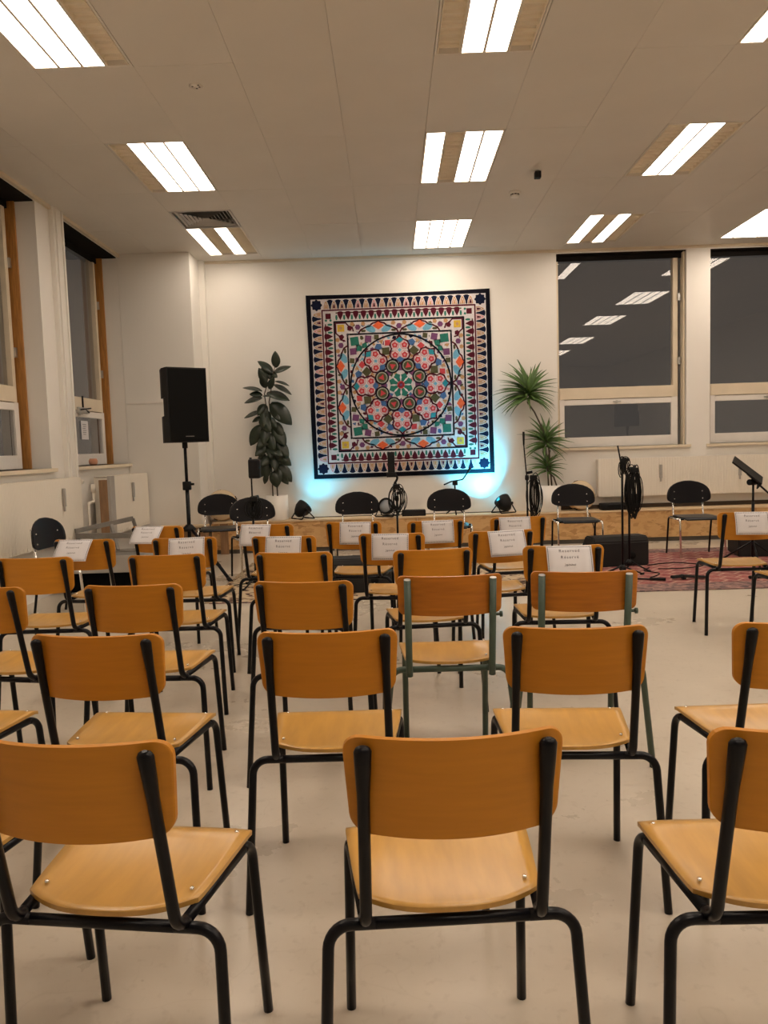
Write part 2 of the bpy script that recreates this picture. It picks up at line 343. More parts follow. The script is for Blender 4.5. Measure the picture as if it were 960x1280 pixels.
# ---------------------------------------------------------------- ceiling lights
HX, HY = 0.6165, 1.184
strip_m = mesh_of('lamp_diffuser', boxes(((0, 0.02, 0.004), (0.1291, HY - 0.02, 0.03))), 'lamp')
refl_m = None
bm = bm_new(); add_box(bm, (0, 0.02, 0.036), (0.138, HY - 0.02, 0.042)); add_box(bm, (0, 0.02, 0.0), (0.006, HY - 0.02, 0.036)); add_box(bm, (0.132, 0.02, 0.0), (0.138, HY - 0.02, 0.036))
refl_m = mesh_of('reflector', bm, 'louver_back')
blade_m = mesh_of('louver_blade', boxes(((0.007, 0, 0.006), (0.131, 0.005, 0.026))), 'louver')
bm = bm_new()
for a, b_ in (((0, 0, 0), (HX, 0.018, 0.075)), ((0, HY - 0.018, 0), (HX, HY, 0.075)), ((0, .018, 0), (0.014, HY - .018, .075)), ((HX - 0.014, .018, 0), (HX, HY - .018, .075)), ((0, 0, .075), (HX, HY, .085))):
    add_box(bm, a, b_)
for k in range(1, 4): add_box(bm, (0.014 + k * 0.1471 - 0.0085, 0.018, 0), (0.014 + k * 0.1471 + 0.0085, HY - 0.018, 0.03))
house_m = mesh_of('housing', bm, 'light_rim')
def fixture(x, y, lit, label, z=CZ, blades=True, cat='light'):
    t = thing('ceiling_light', label, cat, (x + 0.003, y + 0.003, z), 0, 'recessed ceiling lights')
    obj('housing', house_m, None, t)
    for k in range(4):
        xo = 0.014 + k * 0.1471 + (0.009 if lit[k] else 0.0045)
        if lit[k]:
            o = obj('lamp_diffuser', strip_m, None, t); o.location = (xo, 0, 0)
        else:
            o = obj('reflector', refl_m, None, t); o.location = (xo, 0, 0)
            if blades:
                for q in range(15):
                    b_ = obj('louver_blade', blade_m, None, o); b_.location = (0, 0.05 + q * 0.0755, 0)
    return t
fixture(LCOLS[0], LROWS[2], (1, 1, 1, 0), 'large recessed ceiling light nearest above the left windows, right strip unlit')
fixture(LCOLS[0], LROWS[1], (0, 1, 1, 1), 'recessed ceiling light with three lit strips and its left strip dark')
fixture(LCOLS[0], LROWS[0], (1, 0, 1, 0), 'ceiling light with two lit strips beside the square air vent')
fixture(LCOLS[1], LROWS[2], (0, 1, 1, 0), 'ceiling light cut by the picture top, louvers on both sides of its lit middle')
fixture(LCOLS[1], LROWS[1], (1, 0, 1, 1), 'ceiling light with one narrow and one wide lit section split by a dark strip')
fixture(LCOLS[1], LROWS[0], (1, 1, 1, 1), 'fully lit ceiling light above the tapestry wall')
fixture(LCOLS[2], LROWS[2], (1, 0, 0, 0), 'ceiling light at the upper right corner with a single lit strip')
fixture(LCOLS[2], LROWS[1], (0, 1, 1, 0), 'ceiling light right of the smoke detector with a lit middle and dark edges')
fixture(LCOLS[2], LROWS[0], (1, 0, 1, 0), 'ceiling light with two thin lit strips in front of the back windows')
fixture(LCOLS[3], LROWS[0], (1, 1, 1, 1), 'fully lit ceiling light above the second back window')
fixture(LCOLS[3], LROWS[1], (1, 1, 1, 1), 'ceiling light mirrored large in the first back window', blades=False)
for r_, lab in ((3.895, 'nearer'), (1.5, 'middle'), (-0.89, 'farther')):
    for c_ in ((4.075,) if r_ > 3 else (0.34, 2.2075, 4.075) if r_ < 0 else (-2.15, 0.34, 2.2075, 4.075)):
        fixture(c_, r_, (1, 1, 1, 1), 'ceiling light in the rows behind the nearest chairs', z=CZ if r_ > 3 else CZ - 0.086, blades=False)
# air vent, four-way louvered
t = thing('air_vent', 'square grey louvered air vent in the ceiling beside a two-strip light', 'vent', (-1.84, 8.348, CZ))
s = 0.306
bm = bm_new()
for a, b_ in (((-s, -s, -.004), (s, -s + .02, .02)), ((-s, s - .02, -.004), (s, s, .02)), ((-s, -s + .02, -.004), (-s + .02, s - .02, .02)), ((s - .02, -s + .02, -.004), (s, s - .02, .02))): add_box(bm, a, b_)
obj('frame', bm, 'vent_metal', t)
obj('duct', boxes(((-s + .02, -s + .02, .085), (s - .02, s - .02, .10))), 'vent_dark', t)
for k in range(7):
    r0 = 0.035 + k * 0.038
    for q in range(4):
        bm = bm_new(); tilt = 0.016
        pts = [(-r0, -r0, .004), (r0, -r0, .004), (r0 - .004, -r0 + tilt, .018), (-r0 + .004, -r0 + tilt, .018)]
        lo = [bm.verts.new(p_) for p_ in pts]; hi = [bm.verts.new((p_[0], p_[1] + .002, p_[2] + .0015)) for p_ in pts]
        bm.faces.new(lo); bm.faces.new(hi[::-1])
        for a in range(4): bm.faces.new((lo[a], hi[a], hi[(a + 1) % 4], lo[(a + 1) % 4]))
        o = obj('slat', bm, 'vent_metal', t); o.rotation_euler = (0, 0, q * PI / 2)
# smoke detector, sensor, hook plates
t = thing('smoke_detector', 'small round white smoke detector on the ceiling', 'smoke detector', (1.27, 7.79, CZ))
bm = bm_new(); add_lathe(bm, [(0, 0), (0.055, 0), (0.055, -0.018), (0.05, -0.022), (0, -0.022)]); obj('base', bm, 'frame_white', t)
bm = bm_new(); add_lathe(bm, [(0, -0.022), (0.036, -0.022), (0.036, -0.032), (0.042, -0.034), (0.040, -0.05), (0.02, -0.056), (0, -0.056)]); obj('sensor_head', bm, 'frame_white', t)
bm = bm_new()
for k in range(8):
    a = k * PI / 4; add_obox(bm, (0.037 * math.cos(a), 0.037 * math.sin(a), -0.027), (0.004, 0.010, 0.004), Matrix.Rotation(a, 3, 'Z'))
obj('smoke_slots', bm, 'vent_dark', t)
t = thing('motion_sensor', 'tiny black box sensor hanging from the ceiling', 'sensor', (1.38, 7.21, CZ))
obj('body', boxes(((-.028, -.03, -.07), (.028, .03, -.012)), bev=.006), 'black_plastic', t); obj('bracket', boxes(((-.012, -.012, -.012), (.012, .012, 0))), 'steel', t)
t = thing('ceiling_hook_plate', 'small ceiling fixing plate with dark screw holes', 'fixing', (-1.21, 5.37, CZ))
bm = bm_new(); add_lathe(bm, [(0, 0), (0.045, 0), (0.045, -0.004), (0, -0.004)]); obj('plate', bm, 'light_rim', t)
for dx, dy in ((-.022, 0), (.022, .012), (.02, -.016), (0, .03)): obj('screw_hole', boxes(((dx - .006, dy - .006, -.0055), (dx + .006, dy + .006, -.003))), 'vent_dark', t)

# ---------------------------------------------------------------- windows
def window(name, M, u0, u1, v0, v1, depth, inward_u, lower='frame_white', strip='wood_strip'):
    """u across, v up, w into the wall; M maps (u,w,v) to world. Recess reveal is the wall itself."""
    t = bpy.data.objects.new(name, None); COL.objects.link(t); t.matrix_world = M; t['kind'] = 'structure'
    def bx_(nm, bs, mt, par=t, bev=0.003): return obj(nm, boxes(*bs, bev=bev), mt, par)
    fl, fr = (0.045, 0.13) if inward_u > 0 else (0.13, 0.045)
    d = depth; zr = v0 + 0.62; zr2 = zr + 0.145
    a0 = u0 + 0.005; a1 = u1 - 0.005
    # fixed frame (upper light)
    gx0 = u0 + fl; gx1 = u1 - fr
    bx_('frame', [((a0, d, v0), (gx0, d + .09, v1)), ((gx1, d, zr), (gx1 + .06, d + .09, v1)), ((gx0, d, v1 - .03), (gx1, d + .09, v1)), ((gx0, d - .02, zr), (gx1, d + .09, zr2))], 'frame_cream')
    bx_('pane', [((gx0, d + .05, zr2), (gx1, d + .058, v1 - .03))], 'glass', bev=0)
    # wood strip and dark gap at the stay side
    e0 = gx1 + .06
    bx_('stay_rail', [((e0, d + .03, v0), (e0 + .02, d + .09, v1))], 'dark_gap')
    bx_('wood_strip', [((a1 - .022, d - .07, v0), (a1, d + .05, v1))], strip)
    bx_('blind_box', [((a0, .012, v1 - .012), (a1, d + .09, v1 - .001)), ((a0, d - .005, v1 - .075), (a1, d + .02, v1 - .012))], 'blind_dark', bev=0)
    # lower opening sash
    s = obj('sash', boxes(((gx0, d - .012, v0 + .004), (gx0 + .06, d + .04, zr)), ((gx1 - .03, d - .012, v0 + .004), (gx1 + .055, d + .04, zr)), ((gx0 + .06, d - .012, v0 + .004), (gx1 - .03, d + .04, v0 + .13)), ((gx0 + .06, d - .012, zr - .075 ), (gx1 - .03, d + .04, zr - .006)), bev=.004), lower, t)
    obj('pane', boxes(((gx0 + .06, d + .01, v0 + .13), (gx1 - .03, d + .018, zr - .075))), 'glass', s)
    obj('handle', boxes((((gx0 + gx1) / 2 - .05, d - .035, zr - .05), ((gx0 + gx1) / 2 + .05, d - .022, zr - .034)), (((gx0 + gx1) / 2 - .012, d - .024, zr - .06), ((gx0 + gx1) / 2 + .012, d - .010, zr - .025))), 'steel', s)
    for vv in (0.42, 0.75): obj('hinge', boxes(((e0 - .005, d - .02, v0 + (v1 - v0) * vv), (e0 + .025, d + .03, v0 + (v1 - v0) * vv + .09))), 'steel', t)
    bx_('sill', [((u0 - .045, -.045, v0 - .035), (u1 + .045, d + .09, v0))], 'frame_cream')
    return t
MB = Matrix.Translation((0, WY, 0))
# local (u,w,v): x across, y into the wall, z up
window('window_1', MB, W1[0], W1[1], WZ[0], WZ[1], 0.11, 1, strip='frame_cream')
window('window_2', MB, W2[0], W2[1], WZ[0], WZ[1], 0.11, 1, strip='frame_cream')
# left wall: u = world y, w = -world x
ML = Matrix(((0, -1, 0, WL), (1, 0, 0, 0), (0, 0, 1, 0), (0, 0, 0, 1)))
window('window_3', ML, F1[0], F1[1], LZ[0], LZ[1], 0.25, 1)
window('window_4', ML, N1[0], N1[1], LZ[0], LZ[1], 0.25, 1)
# window stay and notice in window 3
t = thing('window_stay', 'dark metal window stay hanging from the left window rail', 'window fitting', (WL - .22, 8.86, 1.80))
bm = bm_new(); add_tube(bm, [(.0, 0, .16), (.0, 0, .02), (.02, .12, -.02)], .010, 6); add_tube(bm, [(.01, -.12, .0), (.01, .2, .03)], .009, 6); obj('arm', bm, 'black_plastic', t)
obj('bracket', boxes(((-.02, -.16, -.035), (.015, .14, .03)), bev=.004), 'steel', t)
t = thing('notice_paper', 'white notice sheet stuck on the lower pane of the left window', 'paper', (WL - .252, 8.95, 1.58))
obj('sheet', boxes(((0, -.10, -.105), (.0015, .10, .105))), 'paper', t)
bm = bm_new()
for k in range(6): add_box(bm, (.0016, -.06 + .01 * (k % 2), .06 - k * .022), (.0022, .05 - .012 * (k % 3), .066 - k * .022))
obj('printed_lines', bm, 'ink', t)
t = tag(obj('clay_bowl', (lambda bm: (add_lathe(bm, [(0, 0), (.03, 0), (.045, .02), (.048, .05), (.036, .075), (.03, .075), (.036, .05), (.0, .015)]), bm)[1])(bm_new()), 'clay'), 'small terracotta bowl on the left window sill', 'bowl'); t.location = (WL - .09, 8.72, LZ[0] + .0005)

# flat pilaster with a ridge between the left windows, radiator pipe beside it
struct('trim_4', boxes(((WL, 7.72, 0), (WL + .045, 7.97, CZ)), ((WL + .045, 7.76, 0), (WL + .06, 7.80, CZ)), ((WL + .045, 7.90, 0), (WL + .06, 7.93, CZ)), bev=.003), 'wall')
t = thing('radiator_pipe', 'short white bent pipe beside the smooth left radiator', 'pipe', (WL + .09, 8.10, 0))
bm = bm_new(); add_tube(bm, fillet([(0, -.05, 0), (0, -.05, .80), (0, .10, .80), (0, .10, .97)], [.03, .03]), .015, 8); obj('tube', bm, 'radiator', t)
bm = bm_new(); add_tube(bm, [(0, .10, .90), (0, .10, .99)], .024, 10); obj('valve', bm, 'radiator', t)
obj('pipe_clip', boxes(((-.03, -.075, .4), (.02, -.025, .42)), bev=.004), 'radiator', t)

# ---------------------------------------------------------------- radiators
def radiator(label, length, z0, z1, M, meters, thick=0.10, valve_end=1):
    t = thing('radiator', label, 'radiator'); t.matrix_world = M
    bm = bm_new(); n = int(length / 0.0333)
    def flute(yb, sgn):
        prev = None
        for i in range(n * 4 + 1):
            x = length * i / (n * 4); ph = (i % 4) / 4.0; d = (0.0, 0.004, 0.005, 0.004)[i % 4]
            a = bm.verts.new((x, yb + sgn * d, z0)); a2 = bm.verts.new((x, yb + sgn * .0085, z0 + .05)); a2.co.y = yb + sgn * d; c = bm.verts.new((x, yb + sgn * d, z1 - .03)); e = bm.verts.new((x, yb, z1))
            if prev:
                for p_, q_ in zip(prev, prev[1:]): pass
                for k in range(3):
                    f = bm.faces.new((prev[k], (a, a2, c, e)[k], (a, a2, c, e)[k + 1], prev[k + 1])); f.smooth = True
            prev = (a, a2, c, e)
    flute(0, -1); obj('front_panel', bm, 'radiator', t)
    obj('rear_panel', boxes(((0, thick - .02, z0), (length, thick - .005, z1))), 'radiator', t)
    bm = bm_new(); add_box(bm, (0, 0.002, z1 - .003), (length, thick - .02, z1 - .001))
    for i in range(int(length / .04)): add_box(bm, (i * .04 + .006, .01, z1 - .001), (i * .04 + .014, thick - .03, z1 + .002))
    obj('top_grille', bm, 'radiator', t)
    for x in (0, length - .006): obj('side_cover', boxes(((x, .012, z0 + .02), (x + .006, thick - .02, z1 - .012)), bev=.002), 'radiator', t)
    bm = bm_new()
    for i in range(int(length / .0666)): add_box(bm, (i * .0666 + .02, -.0075, z0 + .012), (i * .0666 + .04, -.004, z0 + .035))
    obj('weld_spots', bm, 'radiator', t)
    for mx_ in meters: 
        q = obj('heat_meter', boxes(((mx_ - .016, -.03, z1 - .26), (mx_ + .016, -.006, z1 - .09)), bev=.005), 'grey_board', t); obj('meter_tip', boxes(((mx_ - .008, -.022, z1 - .305), (mx_ + .008, -.008, z1 - .26))), 'grey_board', q)
    if valve_end:
        xe = length if valve_end > 0 else 0
        bm = bm_new(); add_tube(bm, [(xe - .02, .04, z1 - .05), (xe + .05, .04, z1 - .05)], .02, 10); v = obj('valve', bm, 'steel', t)
        bm = bm_new(); add_tube(bm, [(xe + .05, .04, z1 - .05), (xe + .12, .04, z1 - .05)], .026, 12); obj('valve_knob', bm, 'radiator', v)
    for x in (.2, length - .25): obj('wall_bracket', boxes(((x, thick - .02, z0 + .05), (x + .03, thick + .04, z1 - .08))), 'radiator', t)
    return t
radiator('long white ribbed radiator on the back wall below the windows', 3.1, 0.565, 1.045, Matrix.Translation((2.63, WY - .14, 0)), (0.79, 1.79), valve_end=0)
MR = Matrix(((0, -1, 0, WL + .14), (1, 0, 0, 5.9), (0, 0, 1, 0), (0, 0, 0, 1)))
radiator('white ribbed radiator below the near left window', 1.86, 0.49, 1.08, MR, (1.40,), valve_end=1)
MR2 = Matrix(((0, -1, 0, WL + .24), (1, 0, 0, 8.35), (0, 0, 1, 0), (0, 0, 0, 1)))
radiator('smooth white radiator with open side beside the corner pier', 1.22, 0.44, 1.06, MR2, (0.62,), thick=0.2, valve_end=-1)

# ---------------------------------------------------------------- low bench along the back wall
t = thing('long_bench', 'long low chipboard bench along the back wall', 'bench', (0, 0, 0))
BX0, BX1, BY, BZ = -2.26, 6.6, 9.80, 0.405
x = BX0; widths = [0.62, 1.95, 1.22, 1.95, 1.22, 1.95]
for wd in widths:
    obj('front_board', boxes(((x + .002, BY, .055), (min(x + wd, BX1) - .002, BY + .018, BZ - .02)), bev=.0015), 'osb', t); x += wd
x = BX0
for wd in widths:
    obj('top_board', boxes(((x + .001, BY - .012, BZ - .018), (min(x + wd, BX1) - .001, WY - .002, BZ)), bev=.0015), 'pine', t); x += wd
obj('plinth', boxes(((BX0 + .02, BY + .03, 0), (BX1, BY + .05, .06))), 'plinth', t)
obj('end_board', boxes(((BX0 - .018, BY, .0), (BX0, WY - .01, BZ - .02))), 'osb', t)
obj('support', boxes(((-2.17, BY - .02, 0), (-2.07, BY - .001, BZ - .02))), 'plank_brown', t)
struct('ledge_shadow_back', boxes(((2.0, WY - .02, BZ), (WR, WY, BZ + .05))), 'dark_gap')  # dark strip on the wall, painted in as the shadow of the wooden ledge
t = thing('plank_box', 'low brown plank box in front of the corner pier', 'box', (0, 0, 0))
for k in range(9): obj('plank', boxes(((-2.82 + k * .062, 9.42, .0), (-2.762 + k * .062, 9.44, .385)), bev=.002), 'plank_brown', t)
obj('top', boxes(((-2.84, 9.40, .385), (-2.26, 9.625, .405)), bev=.002), 'pine', t)
for x in (-2.82, -2.292): obj('side', boxes(((x, 9.44, 0), (x + .018, 9.62, .385))), 'plank_brown', t)

# ---------------------------------------------------------------- rugs
def rug(label, x0, y0, x1, y1, mt, border, group=None):
    t = thing('rug', label, 'rug', ((x0 + x1) / 2, (y0 + y1) / 2, 0)); hx = (x1 - x0) / 2; hy = (y1 - y0) / 2; bw = .30
    obj('field', boxes(((-hx + bw, -hy + bw, 0.001), (hx - bw, hy - bw, .010))), mt, t)
    obj('border', boxes(((-hx, -hy, .001), (hx, -hy + bw, .009)), ((-hx, hy - bw, .001), (hx, hy, .009)), ((-hx, -hy + bw, .001), (-hx + bw, hy - bw, .009)), ((hx - bw, -hy + bw, .001), (hx, hy - bw, .009))), border, t)
    bm = bm_new()
    for sx in (-1, 1):
        for k in range(int((y1 - y0) / .02)):
            y = -hy + .01 + k * .02; add_box(bm, (sx * hx - (0 if sx > 0 else .05), y, .001), (sx * hx + (.05 if sx > 0 else 0), y + .006, .004))
    o = obj('fringe', bm, 'rug_beige' if mt == 'rug_beige' else 'pine', t); o['kind'] = 'stuff'
    bm = bm_new(); add_box(bm, (-hx, -hy - .012, .001), (hx, -hy, .009)); obj('edge_binding', bm, 'rug_border', t)
rug('red patterned rug on the stage right side under the music stand', 1.62, 6.56, 4.9, 9.05, 'rug_red', 'rug_border')
rug('beige rug with dark floral pattern in front of the middle stage chairs', -1.58, 6.57, 1.52, 8.95, 'rug_beige', 'rug_beige')

# ---------------------------------------------------------------- wooden chairs
def chair_parts(root, style):
    g = style == 'green'
    fm = 'green_paint' if g else 'black_paint'
    R_ = .0125 if g else .011
    # seat
    bm = bm_new(); nu, nv = 17, 15; top = []; bot = []
    for j in range(nv):
        v = j / (nv - 1); rt = []; rb = []
        for i in range(nu):
            u = -1 + 2 * i / (nu - 1); au = abs(u)
            yr = -.111 + .058 * au ** 2.6; yf = .227 - .004 * au ** 6
            y = yr + (yf - yr) * v
            hw = .170 + .025 * min(1, v * 1.15) ** .8
            if v > .9: hw -= .012 * ((v - .9) / .1) ** 2
            x = u * hw
            z = .452 + .007 * v - .013 * (1 - au ** 2.4) * math.sin(PI * min(1, v * 1.18)) ** .8
            if v > .82: z -= .014 * ((v - .82) / .18) ** 2
            rt.append((x, y, z)); rb.append((x * .997, y, z - .0095))
        top.append(rt); bot.append(rb)
    add_sheet(bm, top, bot)
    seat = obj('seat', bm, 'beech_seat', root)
    for sx in (-1, 1):
        for sy in (-.03, .19):
            bm = bm_new(); add_lathe(bm, [(0, .0022), (.003, .002), (.0045, .0005), (.0045, -.004)], 8, (sx * (.148 + .016 * (sy > 0)), sy, .4565)); obj('screw', bm, 'chrome', seat)
    # backrest
    bw_t, bw_b, zb, zt = (.196, .193, .652, .80) if g else (.189, .178, .628, .803)
    rc = .020 if g else .032
    bm = bm_new(); nu = 21; vsamp = []
    H = zt - zb
    for k in range(7): vsamp.append(rc / H * (1 - math.cos(k / 6 * PI / 2)))
    vsamp += [rc / H + (1 - 2 * rc / H) * k / 6 for k in range(1, 6)]
    for k in range(7): vsamp.append(1 - rc / H * (1 - math.cos((6 - k) / 6 * PI / 2)))
    top = []; bot = []
    for v in vsamp:
        d = min(v, 1 - v) * H; W_ = bw_b + (bw_t - bw_b) * v
        if d < rc: W_ -= rc - math.sqrt(max(0, rc * rc - (rc - d) ** 2))
        rt = []; rb = []
        for i in range(nu):
            u = math.sin((-1 + 2 * i / (nu - 1)) * PI / 2 * .92) / math.sin(PI / 2 * .92)
            x = u * W_; xx = x / bw_t
            y = -.150 - .024 * v - .048 * (1 - xx * xx)
            z = zb + H * v - .004 * (1 - xx * xx) * (1 - v)
            rt.append((x, y, z)); rb.append((x, y + .010, z + .001))
        top.append(rt); bot.append(rb)
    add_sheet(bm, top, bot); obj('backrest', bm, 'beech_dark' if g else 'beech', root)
    # frame
    for s_ in (-1, 1):
        if not g:
            foot = (s_ * .197, .253, 0); fc = (s_ * .189, .207, .432); rcnr = (s_ * .157, -.127, .432); tp = (s_ * .154, -.205, .785)
            path = fillet([foot, fc, rcnr, tp], [.05, .045], 7)
            i1 = next(i for i, q in enumerate(path) if q.z > .4315 and i > 2); i1 = 8; i2 = 9
            bm = bm_new(); add_tube(bm, [Vector(foot)] + [Vector(foot) + (path[1] - Vector(foot)) * .5] + path[1:9], R_, 12)
            obj('leg', bm, fm, root)
            bm = bm_new(); add_tube(bm, path[8:10], R_, 12); obj('side_rail', bm, fm, root)
            up = path[9:]; a, b_ = up[-2], up[-1]
            ext = [a + (b_ - a) * k / 8 for k in range(1, 8)] + [b_, b_ + (b_ - a).normalized() * .006, b_ + (b_ - a).normalized() * .0095]
            pts = up[:-1] + ext
            bm = bm_new(); add_tube(bm, pts, [R_] * (len(pts) - 2) + [R_ * .8, R_ * .35], 12)
            for v in bm.verts:
                if v.co.z > .70:
                    k = min(1, (v.co.z - .70) / .07); cx = s_ * .1545; v.co.x = cx + (v.co.x - cx) * (1 + .38 * k)
            obj('back_upright', bm, fm, root)
        else:
            foot = (s_ * .172, .27, 0); fc = (s_ * .170, .21, .430); rcnr = (s_ * .158, -.13, .430); tp = (s_ * .158, -.207, .79)
            path = fillet([foot, fc, rcnr], [.05], 7)
            bm = bm_new(); add_tube(bm, path[:9], R_, 12); obj('leg', bm, fm, root)
            bm = bm_new(); add_tube(bm, path[8:], R_, 12); obj('side_rail', bm, fm, root)
            bm = bm_new(); add_tube(bm, [(s_ * .158, -.128, .405), (s_ * .158, -.135, .45), tp], R_ * 1.05, 14); u_ = obj('back_upright', bm, fm, root)
            bm = bm_new(); add_tube(bm, [tp, (tp[0], tp[1] - .0004, tp[2] + .002)], R_ * 1.0, 14); obj('end_cap', bm, 'steel', u_)
        # rear legs from the arch
        rfoot = (s_ * .275, -.06, 0) if g else (s_ * .246, -.143, 0); rk = (s_ * .225, -.098, .422)
        path = fillet([(s_ * .14, -.098, .422), rk, rfoot], [.055], 7)
        bm = bm_new(); add_tube(bm, path, R_, 12); obj('leg', bm, fm, root)
    bm = bm_new(); add_tube(bm, [(-.141, -.098, .422), (0, -.098, .422), (.141, -.098, .422)], R_, 12); obj('crossbar', bm, fm, root)
    bm = bm_new(); add_tube(bm, [(-.186, .14, .432), (.186, .14, .432)], R_ * .8, 8); obj('front_rail', bm, fm, root)
    if g:
        bm = bm_new(); add_tube(bm, [(.158, -.165, .645), (.190, -.165, .645)], .006, 8); add_tube(bm, [(.186, -.165, .645), (.196, -.165, .645)], .011, 10); obj('linking_hook', bm, fm, root)

BL = 'black framed beech chair, '
CH = [ # x, y, rotation in degrees, label
 (-.546, 1.475, -7.2, 'largest at bottom left of the nearest row, turned slightly right'),
 (.082, 1.461, 3.0, 'middle of the nearest row'),
 (.703, 1.442, -.6, 'right end of the nearest row, cut by the picture edge'),
 (-1.037, 1.683, -8.0, 'only one front leg showing under the nearest left chair'),
 (-1.404, 2.331, -8.0, 'only its seat corner showing at the left picture edge'),
 (-.795, 2.254, -5.8, 'second row, directly behind the nearest left chair'),
 (-.184, 2.222, .1, 'second row, left of the central gap'),
 (.478, 2.193, -3.4, 'second row, right of the central gap'),
 (1.054, 2.181, 1.7, 'second row, far right with its left seat corner showing'),
 (-1.538, 3.095, -11, 'third row, cut by the left picture edge'),
 (-.966, 3.047, -2.8, 'third row, second from the left edge'),
 (-.317, 3.015, -6.7, 'third row, left neighbour of the green framed chairs'),
 (-1.738, 3.917, 0, 'fourth row, at the left picture edge'),
 (-1.087, 3.888, -.4, 'fourth row, in front of two sign bearing chairs on the left'),
 (-.452, 3.835, -7.3, 'fourth row, second from the middle, without sign'),
 (.166, 3.80, 5.5, 'fourth row, straight behind the left green chair, without sign'),
 (.796, 3.799, -2.6, 'fourth row, bearing the largest reserved sign'),
 (-1.772, 4.683, -8, 'fifth row, by the left wall with a steeply slanted sign'),
 (-1.195, 4.62, -.4, 'fifth row, with a sign over its right upright'),
 (-.593, 4.549, -8, 'fifth row, third from left with a sign'),
 (.014, 4.52, -8, 'fifth row, centre, below the middle microphone stand'),
 (.576, 4.502, 8, 'fifth row, right end with a sign'),
 (-1.541, 5.382, -12, 'front row, leftmost, below the loudspeaker pole'),
 (-.796, 5.292, -12, 'front row, second from left, below the rubber plant'),
 (-.232, 5.27, -9, 'front row, third from left, pale seat beside the dark wedge'),
 (.250, 5.205, 9, 'front row, fourth from left, with the sign facing straight back'),
 (.803, 5.283, 6, 'front row, fifth from left, below the dragon tree'),
 (2.264, 5.153, -3.3, 'standing apart on the right with a reserved sign'),
 (2.41, 4.60, 0, 'only a seat corner showing at the right picture edge'),
]
proto = None; chairs = []
for i, (x, y, rz, lab) in enumerate(CH):
    if proto is None:
        proto = thing('wooden_chair', BL + lab, 'chair', (x, y, 0), math.radians(rz), 'wooden audience chairs'); chair_parts(proto, 'black'); chairs.append(proto)
    else: chairs.append(dup(proto, BL + lab, (x, y, 0), math.radians(rz)))
gp = thing('wooden_chair', 'beech chair on a green tube frame, left one of the two, wholly visible', 'chair', (.205, 3.07, 0), 0, 'wooden audience chairs'); chair_parts(gp, 'green')
g2 = dup(gp, 'beech chair on a green tube frame, right one in front of the largest sign', (.722, 3.075, 0), math.radians(-5))

# ---------------------------------------------------------------- reserved signs
def text_mesh(body, size, mt, space=1.0):
    c = bpy.data.curves.new('lettering', 'FONT'); c.body = body; c.size = size; c.align_x = 'CENTER'; c.space_character = space; c.resolution_u = 3
    o = bpy.data.objects.new('lettering', c); COL.objects.link(o); bpy.context.view_layer.update()
    me = bpy.data.meshes.new_from_object(o.evaluated_get(bpy.context.evaluated_depsgraph_get()))
    bpy.data.objects.remove(o); bpy.data.curves.remove(c)
    me.materials.clear(); me.materials.append(MATS[mt]); return me
T1 = text_mesh('Reserved', .0195, 'ink', 1.3); T2 = text_mesh('R\u00e9serv\u00e9', .0195, 'ink', 1.3); T3 = text_mesh('\uFEAF\uFEEE\uFEA0\uFEA4\uFEE3', .020, 'ink', 1.0)
SW, SH = .205, .146
bm = bm_new(); nv = 7; topg = []; botg = []
for j in range(nv):
    v = j / (nv - 1); z = -SH * v; y = -.006 * math.sin(v * PI)
    topg.append([(-SW / 2 + SW * i / 4, y, z) for i in range(5)]); botg.append([(-SW / 2 + SW * i / 4, y + .0006, z) for i in range(5)])
add_sheet(bm, topg, botg); sheet_m = mesh_of('sheet', bm, 'paper')
bm = bm_new(); st = .0072
def dash(x, z):
    y = -.006 * math.sin(-z / SH * PI) - .0006
    q = [bm.verts.new((x + a, y, z + b_)) for a, b_ in ((-.0018, -.0024), (.0018, -.0024), (.0018, .0024), (-.0018, .0024))]; bm.faces.new(q)
for k in range(int((SW - .012) / st) + 1):
    for z in (-.007, -SH + .007): dash(-SW / 2 + .006 + k * st, z)
for k in range(int((SH - .014) / st)):
    for x in (-SW / 2 + .006, SW / 2 - .006): dash(x, -.007 - k * st)
border_m = mesh_of('dotted_border', bm, 'ink')
SIGNS = [ # chair index, x offset, tilt deg, twist deg, label
 (17, -.018, 40, 0, 'steeply leaning off the chair by the left wall'),
 (22, -.027, 44, 0, 'slanting off the leftmost front row chair near the speaker pole'),
 (18, .030, 20, -2, 'covering the right upright of its chair on the left'),
 (23, -.050, 22, 0, 'below the left plant pot, partly behind another sign'),
 (19, .016, 14, 0, 'third from left in the fifth row'),
 (24, .025, 10, 0, 'in front of a black stage chair with chrome posts, left of centre'),
 (20, 0, 10, 0, 'in the centre below the microphone stand'),
 (25, 0, 10, 0, 'below the small desk microphone, right of centre'),
 (21, .010, 24, -1, 'below and left of the dragon tree pot, overlapping the sign behind it'),
 (26, -.040, 12, 0, 'half hidden behind the sign of the chair before it'),
 (16, .015, 26, 0, 'largest and nearest, on the chair behind the right green chair'),
 (27, 0, 16, 1, 'on the single chair standing apart at the right'),
]
